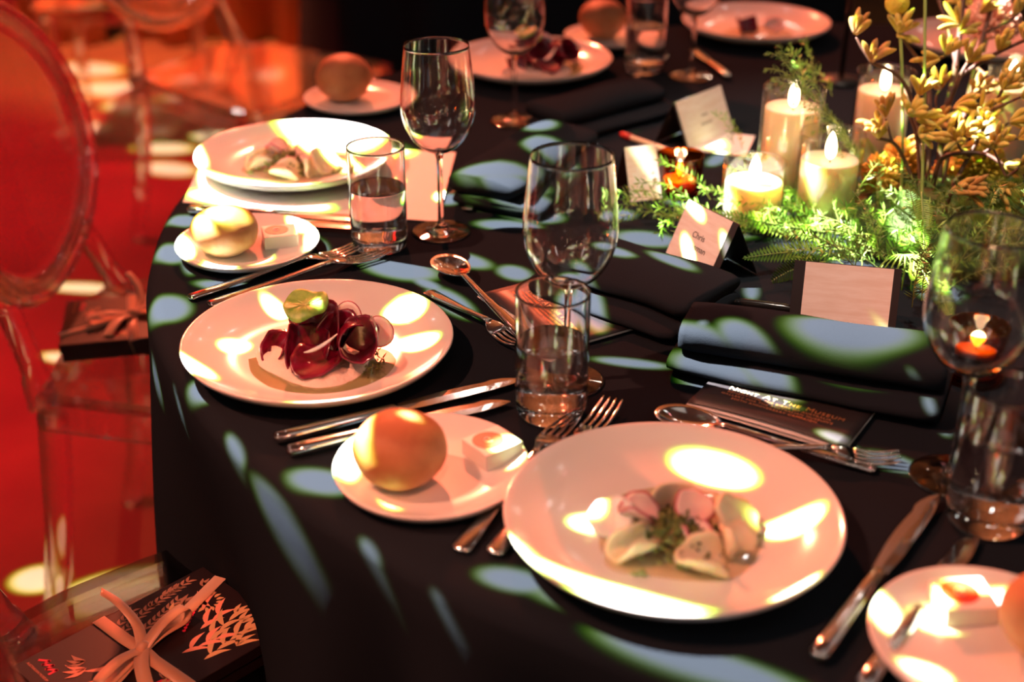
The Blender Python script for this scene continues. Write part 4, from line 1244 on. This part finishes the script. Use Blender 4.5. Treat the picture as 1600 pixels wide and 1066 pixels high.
kangaroo('short kangaroo paw with pale buds in the middle of the bunch', [(1440, 335), (1436, 260), (1432, 215), (1422, 182)], 1.70, 1.69, .0030,
         [[(1432, 215, 1.69), (1440, 170, 1.69), (1436, 150, 1.69)]],
         [(1422, 182, 1.69, 10, (.1, -.3, .7)), (1430, 186, 1.69, 6, (1, -.2, .1)), (1436, 150, 1.69, 7, (.2, -.2, 1)), (1436, 212, 1.69, 6, (.2, -.4, .2))], 'paw')
kangaroo('kangaroo paw with drooping yellow hands right of the main stem', [(1466, 335), (1480, 250), (1494, 190), (1490, 168)], 1.73, 1.71, .0032,
         [[(1494, 190, 1.71), (1520, 180, 1.70), (1530, 178, 1.70)], [(1490, 200, 1.71), (1510, 214, 1.70)]],
         [(1490, 168, 1.71, 8, (.6, -.3, .4)), (1530, 178, 1.70, 9, (.4, -.3, .5)), (1508, 212, 1.70, 8, (.2, -.4, .6)), (1500, 172, 1.7, 4, (-.3, -.3, -.6))], 'paw')
kangaroo('low brown kangaroo paw spread over the fern at the right', [(1462, 345), (1480, 318), (1486, 300)], 1.66, 1.64, .0028,
         [[(1484, 305, 1.64), (1500, 298, 1.63)]], [(1484, 300, 1.64, 9, (.4, -.4, .4)), (1502, 298, 1.63, 7, (.8, -.3, .2))], 'paw_brown')


kangaroo('bushy kangaroo paw crowding the right side of the bunch', [(1466, 338), (1500, 270), (1530, 215), (1552, 170), (1566, 140)], 1.70, 1.68, .0032,
         [[(1530, 215, 1.69), (1556, 206, 1.68), (1576, 192, 1.67)], [(1515, 245, 1.69), (1500, 232, 1.68), (1496, 222, 1.68)], [(1552, 170, 1.68), (1576, 160, 1.67), (1594, 152, 1.67)]],
         [(1566, 140, 1.68, 9, (.2, -.3, .8)), (1576, 192, 1.67, 9, (.8, -.3, .3)), (1496, 222, 1.68, 8, (-.3, -.4, .5)), (1594, 152, 1.67, 8, (.6, -.2, .6)), (1540, 196, 1.68, 7, (-.2, -.5, .5))], 'paw')
kangaroo('olive kangaroo paw in the shade of the taller stems', [(1456, 338), (1468, 270), (1474, 225), (1466, 196)], 1.78, 1.77, .0030,
         [[(1474, 225, 1.77), (1500, 205, 1.77), (1520, 150, 1.78)], [(1474, 225, 1.77), (1462, 160, 1.78), (1470, 140, 1.78)]],
         [(1466, 196, 1.77, 8, (-.2, -.4, .6)), (1520, 150, 1.78, 9, (.3, -.3, .8)), (1470, 140, 1.78, 7, (-.3, -.3, .8)), (1450, 215, 1.76, 7, (-.6, -.4, .1))], 'paw_brown')
kangaroo('yellow kangaroo paw low at the right edge of the picture', [(1478, 345), (1530, 300), (1572, 278), (1592, 262)], 1.68, 1.64, .0030,
         [[(1572, 278, 1.65), (1560, 250, 1.65), (1552, 232, 1.65)]], [(1592, 262, 1.64, 9, (.6, -.3, .5)), (1552, 232, 1.65, 8, (-.2, -.4, .7)), (1556, 286, 1.65, 8, (.2, -.5, -.1))], 'paw')


def billy(label, path, d, r):
    pts = stem_path(path, d); base = pts[0]
    t = thing('billy_button', label, 'flower', base, 0, 'billy buttons')
    s = smooth_path([p - base for p in pts], 5); obj('stem', *tube(s, .0019, 7), M['stem_green'], t)
    prof = [(0, -r)] + [(r*math.cos(a), r*math.sin(a)) for a in [R(-80+10*i) for i in range(17)]] + [(0, r)]
    vs, fs = lathe(prof, 32); vs = [Vector(v)*(1 + .03*noise.noise(Vector(v)*700)) for v in vs]
    obj('flower_head', vs, fs, M['billy'], t, loc=pts[-1] - base)


billy('round yellow billy button flower at the top of the bunch', [(1404, 345), (1410, 250), (1409, 100), (1402, 4)], 1.72, .0155)
billy('tall green stem of a billy button cut by the top edge', [(1440, 320), (1444, 180), (1445, 60), (1446, -40)], 1.69, .0155)


def pincushion(label, p, r, m, dr=(0, -.4, .8), n=150, seed=1):
    t = thing('pincushion_flower', label, 'flower', p, 0, 'yellow pincushion flowers'); g = random.Random(seed); dr = Vector(dr).normalized()
    prof = [(0, -r*.5)] + [(r*.5*math.cos(a), r*.5*math.sin(a)) for a in [R(-75+15*i) for i in range(11)]] + [(0, r*.5)]
    obj('core', *lathe(prof, 20), m, t)
    mb = MB()
    for i in range(n):
        while True:
            d = Vector((g.gauss(0, 1), g.gauss(0, 1), g.gauss(0, 1))).normalized()
            if d.dot(dr) > -.25: break
        e = d*r*g.uniform(.9, 1.1); mid = d*r*.6
        mb.add(*tube([d*r*.3, mid + dr*r*.05, e + dr*r*.12], [r*.05, r*.055, r*.07], 5))
    o = mb.obj('petal_spikes', m, t); o['kind'] = 'stuff'
    obj('stalk', *tube([(0, 0, -r*.3), (0, .005, -.04)], .003, 6), M['stem_green'], t)


pincushion('orange yellow pincushion flower left of the stems', deep(1376, 272, 1.74), .026, M['pincushion'], (-.3, -.6, .5), seed=1)
pincushion('bright yellow pincushion flower behind the stem bases', deep(1412, 252, 1.79), .030, M['pincushion'], (-.1, -.5, .7), seed=2)
pincushion('large golden pincushion flower at the right of the stems', deep(1530, 262, 1.76), .034, M['billy'], (.1, -.6, .6), 220, 3)
pincushion('half shaded pincushion flower between the stems', deep(1478, 282, 1.80), .028, M['pincushion'], (.1, -.6, .6), seed=4)
pincushion('dusty pink brush flower at the back of the bunch', deep(1545, 40, 1.95), .040, M['pink_banksia'], (0, -.3, .8), 260, 5)


def frond(label, p0, dr, ln, droop, leaf, m='fern', n=26, side=None, group='fern fronds', seed=1):
    g = random.Random(seed); p0 = Vector(p0); dr = Vector(dr).normalized()
    t = thing('fern_frond', label, 'fern', p0, 0, group)
    P = bez((0, 0, 0), dr*ln*.55, dr*ln + Vector((0, 0, -droop)), 16)
    obj('rachis', *tube(P, [.0013*(1-.7*i/16) for i in range(17)], 6), M['stem_green'], t)
    sd = Vector(side) if side else dr.cross(Vector((0, 0, 1)))
    sd.normalize(); mb = MB()
    for i in range(n):
        s = .12 + .88*i/n; k = s*16; a = int(min(15, k)); q = P[a].lerp(P[a+1], k-a); tg = (P[a+1]-P[a]).normalized()
        ll = leaf*(math.sin(math.pi*min(1, .12+s*.88))**.6)*(1-.25*s)
        nn = tg.cross(sd).normalized()
        for sg in (-1, 1):
            d = (sd*sg + tg*.45 + nn*(.10+g.uniform(-.06, .06))).normalized(); wv = tg*(ln/n*.34)
            e = q + d*ll; mid = q + d*ll*.55 + nn*ll*.05
            mb.add([q - wv*.5, q + wv*.5, mid - wv, mid + wv, e], [(0, 1, 3, 2), (2, 3, 4)])
    o = mb.obj('leaflets', M[m], t, False); o['kind'] = 'stuff'
    return t


FC = at(1440, 345)
def fpt(px, py, z): return at(px, py, z)


def frond_px(label, a, b, droop, leaf, side=None, seed=1, n=26, m='fern'):
    p = deep(*a); q = deep(*b); d = q - p + Vector((0, 0, droop))
    frond(label, p, d, d.length, droop, leaf, m, n, side, seed=seed)


frond_px('brown green fern frond arching left over the two place cards', (1380, 392, 1.66), (1160, 404, 1.58), .02, .020, (0, .55, .8), 1, 34)
frond_px('pale lit fern frond sweeping left behind the lettered card', (1360, 372, 1.70), (1110, 330, 1.68), -.01, .022, (0, .7, .7), 2, 34)
frond_px('green fern frond peeping left of the blank place card', (1290, 410, 1.60), (1205, 440, 1.58), .02, .034, (.35, .3, -.9), 3, 20)
frond_px('small light green fern frond pointing left at the stem base', (1432, 345, 1.60), (1390, 315, 1.58), 0, .018, (.4, .3, -.8), 4, 18)
frond_px('upright light green fern frond at the stem base', (1436, 355, 1.60), (1418, 282, 1.60), 0, .014, (1, .2, 0), 5, 20)
frond_px('bright fern frond hanging beside the right wine glass', (1440, 300, 1.57), (1444, 390, 1.54), .0, .016, (1, .2, 0), 6, 24)
frond_px('dark feathery frond rising beside the candle glass', (1370, 330, 1.76), (1352, 215, 1.76), 0, .026, (1, .1, .1), 7, 26)
frond_px('shaded fern frond at the right edge of the bunch', (1478, 350, 1.68), (1600, 285, 1.62), .0, .040, (-.4, .2, .9), 8, 34)
frond_px('dark fern frond behind the right wine glass rim', (1470, 370, 1.66), (1600, 345, 1.60), .0, .034, (-.2, .3, .9), 9, 30)
frond_px('low fern frond behind the right wine glass', (1440, 420, 1.55), (1480, 500, 1.50), .0, .022, (1, .3, 0), 10, 24)
frond_px('small fern tip drooping under the stem base', (1430, 400, 1.56), (1425, 440, 1.53), .0, .010, (1, .2, 0), 11, 16)


def sprig_mesh(seed, ln, bright=True, leaf=.012, n=34, wd=.0011):
    g = random.Random(seed)
    P = bez((0, 0, 0), (ln*.55, g.uniform(-.2, .2)*ln, ln*.28), (ln, g.uniform(-.25, .25)*ln, ln*g.uniform(-.05, .2)), 12)
    st = tube(P, [.0010*(1-.6*i/12) for i in range(13)], 5)
    mb = MB()
    for i in range(n):
        s = .08 + .92*i/n; k = s*12; a = int(min(11, k)); q = P[a].lerp(P[a+1], k-a); tg = (P[a+1]-P[a]).normalized()
        for j in range(2 if bright else 3):
            u = tg.orthogonal().normalized(); v = tg.cross(u); an = g.uniform(0, 6.28)
            d = (tg*g.uniform(.4, 1.0) + u*math.cos(an) + v*math.sin(an)).normalized(); l2 = leaf*g.uniform(.7, 1.25)
            w2 = d.cross(Vector((g.gauss(0, 1), g.gauss(0, 1), g.gauss(0, 1)))).normalized()*wd
            mb.add([q, q + d*l2*.45 - w2, q + d*l2*.45 + w2, q + d*l2], [(0, 1, 3, 2)])
    return st, mb


PROTO = []
for k in range(6):
    st, mb = sprig_mesh(40+k, .12, True, .0175 if k < 4 else .015, 21 if k < 4 else 30, .0017 if k < 4 else .0012)
    m1 = bpy.data.meshes.new('stem'); m1.from_pydata([tuple(v) for v in st[0]], [], st[1]); m1.materials.append(M['stem_green'])
    m2 = bpy.data.meshes.new('needles'); m2.from_pydata([tuple(v) for v in mb.v], [], mb.f); m2.materials.append(M['sprig'] if k < 4 else M['dark_sprig'])
    PROTO.append((m1, m2))


def sprig(label, p, yaw, pitch, k, scale=1.0, group='asparagus fern sprigs'):
    t = thing('greenery_sprig', label, 'sprig', p, 0, group); t.rotation_euler = (0, -pitch, yaw); t.scale = (scale,)*3
    for nm, me in zip(('stem', 'needles'), PROTO[k]):
        o = bpy.data.objects.new(nm, me); C.objects.link(o); o.parent = t
        if nm == 'needles': o['kind'] = 'stuff'


gs = random.Random(77)
LS = 'bright green asparagus fern sprig spread before the ivory candles'
for i in range(46):
    px = gs.uniform(1085, 1330); py = gs.uniform(318, 372) - (px-1200)*.02
    p = at(px, py, gs.uniform(.002, .012)); sprig(LS, p, gs.uniform(2.2, 4.6) if px < 1200 else gs.uniform(1.0, 5.4), gs.uniform(.05, .6), gs.randrange(4), gs.uniform(.5, .8))
LS2 = 'bright green sprig reaching left toward the wine glass'
for (px, py, z, yaw, pit, s) in ((1075, 330, .01, 3.3, .15, .7), (1060, 322, .012, 3.0, .2, .75), (1080, 318, .02, 3.2, .45, .7), (1050, 340, .006, 3.5, .05, .6), (1110, 312, .02, 3.1, .55, .7), (1030, 338, .004, 3.2, .12, .65), (1090, 345, .01, 3.9, .1, .7)):
    sprig(LS2, at(px, py, z), yaw, pit, gs.randrange(4), s, 'sprigs reaching left')
LS3 = 'green sprig in the dense foliage under the flower stems'
for i in range(44):
    px = gs.uniform(1300, 1500); py = gs.uniform(335, 440)
    p = at(px, py, gs.uniform(.002, .03)); sprig(LS3, p, gs.uniform(0, 6.28), gs.uniform(.1, 1.0), gs.randrange(6), gs.uniform(.5, .85), 'foliage under the stems')
for i in range(34):
    px = gs.uniform(1440, 1610); py = gs.uniform(300, 420)
    p = at(px, py, gs.uniform(.01, .05)); sprig('dark green sprig on the moss behind the right wine glass rim', p, gs.uniform(3, 6.28), gs.uniform(.1, .9), 4 + i % 2, gs.uniform(.55, .85), 'dark sprigs behind the right glass rim')
LS4 = 'dark rosemary-like sprig arching left over the candle cylinders'
arch = [(1352, 300, 1.74), (1345, 270, 1.73), (1338, 240, 1.72), (1325, 215, 1.72), (1310, 195, 1.71), (1292, 175, 1.71), (1275, 160, 1.71), (1258, 150, 1.71), (1245, 142, 1.71)]
for i, a in enumerate(arch):
    for j in range(2): sprig(LS4, deep(*a), gs.uniform(2.4, 3.8), gs.uniform(.3, 1.0), 4 + (i+j) % 2, .55, 'dark sprigs over the candles')
for (px, py, d) in ((1248, 150, 1.80), (1270, 140, 1.86), (1300, 150, 1.88), (1256, 165, 1.74)):
    sprig('bright green sprig tip above the tall candle cylinder', deep(px, py, d), gs.uniform(1, 3), gs.uniform(.5, 1.2), gs.randrange(4), .6, 'sprig tips above the candles')
for (px, py, d) in ((1146, 225, 1.85), (1160, 232, 1.85)):
    sprig('small green sprig beside the lettered far place card', deep(px, py, d), 2.6, .8, gs.randrange(4), .45, 'sprigs beside the far card')
for (px, py, z) in ((1440, 470, .01), (1455, 490, .01), (1470, 450, .01), (1425, 480, .02)):
    sprig('dark green sprig between the blank card and the right wine glass', at(px, py, z), gs.uniform(3, 6), gs.uniform(.3, 1.1), 4, .7, 'sprigs behind the right glass')
# strap-like curling leaves under the stems
t = thing('curling_leaves', 'long pale curling leaves behind the blank place card', 'leaves', deep(1412, 398, 1.56), 0)
for i in range(9):
    a = -.9 + .22*i; e = Vector((math.sin(a)*.055, -.012, -.045 - .01*math.cos(a*2)))
    obj('leaf', *tube(bez((0, 0, 0), (e.x*.7, -.02, .012), e, 8), [.0008, .0013, .0014, .0014, .0013, .0012, .001, .0008, .0004], 6, .6), M['sprig'], t)
# moss mound that carries the stems
vs, fs = lathe([(0, .055), (.05, .052), (.10, .040), (.14, .020), (.158, .0), (0, 0)], 40)
vs = [Vector(v)*(1 + .14*noise.noise(Vector(v)*28)) if v[2] > 0 else Vector(v) for v in vs]
o = obj('moss_mound', vs, fs, M['moss']); o.location = Vector((FC.x + .04, FC.y - .03, TZ+.001)); tag(o, 'dark moss mound holding the flower stems upright', 'moss')
